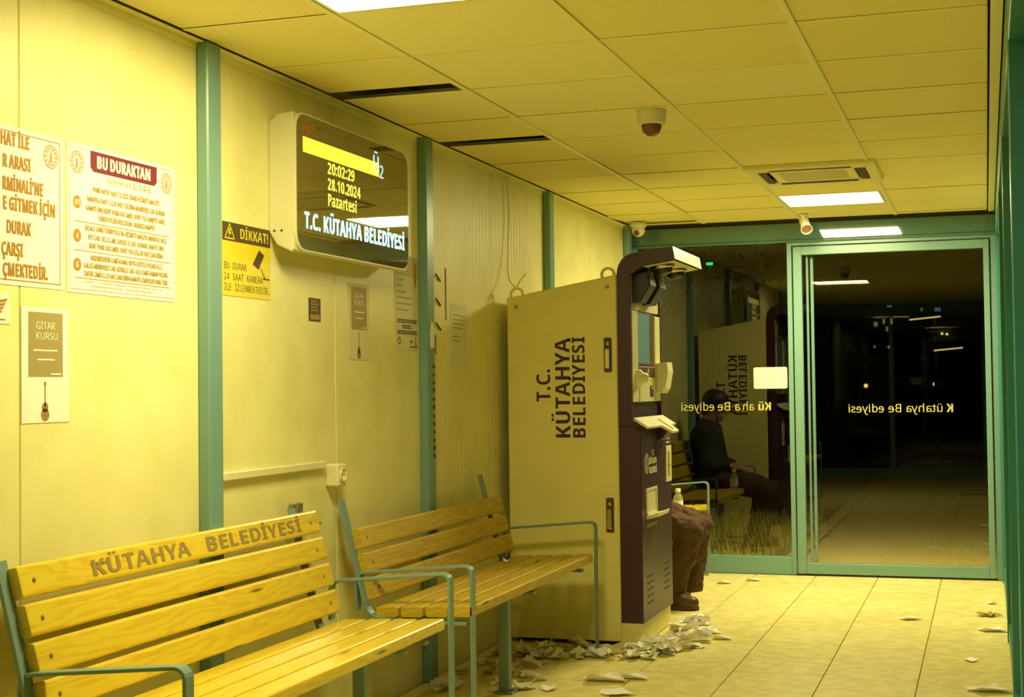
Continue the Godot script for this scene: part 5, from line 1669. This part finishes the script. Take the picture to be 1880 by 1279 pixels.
# ------------------------------------------------------------------ small things
func small_things():
	var t := thing("water_bottle", "small clear plastic bottle with white cap standing on the bench beside the seated person", "bottle", Vector3(-1.835, 0.482, -8.93))
	var st := begin()
	lathe(st, [Vector2(0.0, 0.0), Vector2(0.026, 0.0), Vector2(0.030, 0.006), Vector2(0.030, 0.10), Vector2(0.026, 0.118), Vector2(0.013, 0.138), Vector2(0.013, 0.148)], Transform3D(), 20)
	build("body", st, M.bottle_plastic, t)
	st = begin()
	lathe(st, [Vector2(0.0305, 0.04), Vector2(0.0308, 0.042), Vector2(0.0308, 0.09), Vector2(0.0305, 0.092)], Transform3D(), 20)
	build("label", st, M.paper_white, t)
	st = begin()
	lathe(st, [Vector2(0.016, 0.142), Vector2(0.0165, 0.162), Vector2(0.014, 0.165), Vector2(0.0, 0.165)], Transform3D(), 18)
	build("cap", st, M.paper_white, t)
	t = thing("crumpled_paper", "crumpled white paper lying on the seat of the bench beside the card machine", "paper", Vector3(-2.13, 0.476, -6.43))
	mesh_node("paper", crumple(3, 0.055, 0.7), M.scrap_0, t)
	t = thing("dry_leaf", "dry brown leaf on the floor near the right frame of the glass door", "leaf", Vector3(-0.02, 0.002, -8.43))
	st = begin()
	var pts := []
	for k in 14:
		var a := TAU * k / 14.0
		var r := 0.045 * (1.0 + 0.35 * cos(a * 5.0)) 
		pts.append(Vector2(cos(a) * r * 1.3, sin(a) * r))
	for k in 14:
		var a: Vector2 = pts[k]; var b: Vector2 = pts[(k + 1) % 14]
		tri(st, Vector3(0, 0.003, 0), Vector3(b.x, 0.004 + absf(sin(k * 1.7)) * 0.014, b.y), Vector3(a.x, 0.004 + absf(sin(k * 1.7 - 1.7)) * 0.014, a.y))
	build("blade", st, M.dead_leaf, t)
	st = begin()
	tube(st, [Vector3(0.0, 0.004, 0), Vector3(0.05, 0.006, 0.01), Vector3(0.085, 0.004, 0.02)], 0.0015, 5)
	build("stalk", st, M.dead_leaf, t)

# ------------------------------------------------------------------ paper litter
# a torn scrap: ragged outline, curled and creased
func crumple(seed_: int, size: float, curl: float) -> ArrayMesh:
	var r := RandomNumberGenerator.new()
	r.seed = seed_ * 97 + 5
	var n := 6
	var h := []
	var w := size * r.randf_range(0.8, 1.4); var d := size * r.randf_range(0.55, 1.0)
	var ax := r.randf() * TAU
	var fold := r.randf_range(-0.3, 0.3)
	var grid := []
	for j in n:
		var row := []
		for i in n:
			var u := float(i) / (n - 1) - 0.5; var v := float(j) / (n - 1) - 0.5
			var edge := 1.0 if absf(u) < 0.49 and absf(v) < 0.49 else r.randf_range(0.78, 1.0)
			var x := u * w * edge + v * w * 0.25; var z := v * d * edge
			var s := u * cos(ax) + v * sin(ax)
			var y := 0.0015 + size * curl * (s * s * 1.3 + 0.35 * maxf(0.0, s - fold)) + r.randf_range(0.0, 0.004) * curl
			row.append(Vector3(x, y, z))
		grid.append(row)
	var st := begin()
	for j in n - 1:
		for i in n - 1:
			if i == 0 and j == 0: 
				tri(st, grid[j][i + 1], grid[j + 1][i], grid[j + 1][i + 1])
				continue
			quad(st, grid[j][i], grid[j + 1][i], grid[j + 1][i + 1], grid[j][i + 1])
	return done(st)

func litter():
	var kinds := []
	for k in 10:
		kinds.append(crumple(k + 10, 0.075, [0.2, 0.5, 0.9, 0.3, 0.65][k % 5]))
	var piles := [["dull torn paper scrap in the shaded litter along the card machine's lettered side", "paper scraps along the card machine's side"], ["bright torn paper scrap in the litter heap at the card machine's front corner", "paper scraps at the card machine's front corner"], ["stray torn paper scrap on the shaded floor under the worn bench", "paper scraps under the worn bench"]]
	var spots := []
	for k in 88:      # round the machine's front corner
		var u := rng.randf()
		var z := lerpf(-6.85, -7.75, u)
		var x := -1.60 + pow(rng.randf(), 1.2) * lerpf(0.15, 0.24, sin(u * PI))
		spots.append([x, z, 1])
	for k in 84:     # along its side under the bench end
		var u := rng.randf()
		var x := lerpf(-2.28, -1.50, u)
		var z := -6.98 + pow(rng.randf(), 0.9) * lerpf(0.42, 0.26, u)
		spots.append([x, z, 0])
	for k in 34:      # thinner, under the bench
		spots.append([rng.randf_range(-2.28, -1.9), rng.randf_range(-6.6, -5.75), 2])
	var taken := 0
	for s in spots:
		var o := mesh_node("paper_scrap", kinds[rng.randi_range(0, 9)], M["scrap_%d" % (rng.randi_range(0, 1) if s[2] == 1 else rng.randi_range(0, 2))])
		if taken % 23 == 7: o.material_override = M.scrap_orange if s[2] != 1 and taken % 2 == 1 else M.scrap_2
		var sc := rng.randf_range(0.6, 1.25)
		o.position = Vector3(s[0], 0.002 + rng.randf() * (0.035 if s[2] == 1 else 0.02), s[1])
		if s[0] < -1.56 and s[1] < -6.99: o.position.z = -6.97
		if s[1] > -6.86 and s[0] < -1.75 and absf(s[1] + 6.81) < 0.06: o.position.z = -6.72
		o.rotation = Vector3(rng.randf_range(-0.25, 0.25), rng.randf() * TAU, rng.randf_range(-0.25, 0.25))
		o.scale = Vector3.ONE * sc
		tag(o, piles[s[2]][0], "paper scrap", "", "")
		o.set_meta("group", piles[s[2]][1])
		taken += 1
	var single := [
		[-1.611, -6.19, 1.9, 0.3, "long folded white paper strip on the floor in front of the litter heap"],
		[-1.50, -6.27, 1.3, 0.2, "flat torn white paper just right of the long folded strip"],
		[-1.904, -5.94, 1.2, 1.1, "torn paper lying on the floor behind the foreground bench arm"],
		[-1.79, -5.96, 1.0, 2.0, "small white paper right beside the dark leg of the worn bench"],
		[-1.49, -5.93, 1.5, 0.6, "white paper at the bottom edge of the photo below the litter heap"],
		[-1.646, -9.42, 1.0, 0.4, "pale scrap on the floor by the far bench foot, near the fixed glass panel"],
		[-1.485, -9.60, 1.0, 0.1, "white scrap on the floor right in front of the fixed glass panel's rail"],
		[-0.423, -8.21, 1.1, 0.5, "small white paper alone in the middle of the floor before the sliding door"],
		[-0.096, -7.06, 0.8, 2.2, "tiny folded white paper on the floor left of the glass front"],
		[0.0, -7.93, 1.4, 0.2, "flat white paper against the glass front's foot, below the dry leaf"],
		[-0.02, -6.38, 1.7, 0.4, "torn pale paper at the bottom right corner of the floor"],
		[-1.30, -7.36, 1.0, 0.2, "curled white scrap rightmost beside the litter heap"],
		[0.0, -8.9, 0.7, 1.2, "little pale scrap on the floor beside the right stile of the sliding door"],
		[-1.55, -8.05, 0.9, 0.3, "thin scrap on the floor in front of the seated person's shoe"],
	]
	for s in single:
		var o := mesh_node("paper_scrap", kinds[[0, 3, 5][int(s[2] * 10) % 3]], M.scrap_0)
		o.position = Vector3(s[0], 0.003, s[1])
		o.rotation.y = s[3]
		o.scale = Vector3.ONE * s[2]
		tag(o, s[4], "paper scrap", "single paper scraps on the floor")
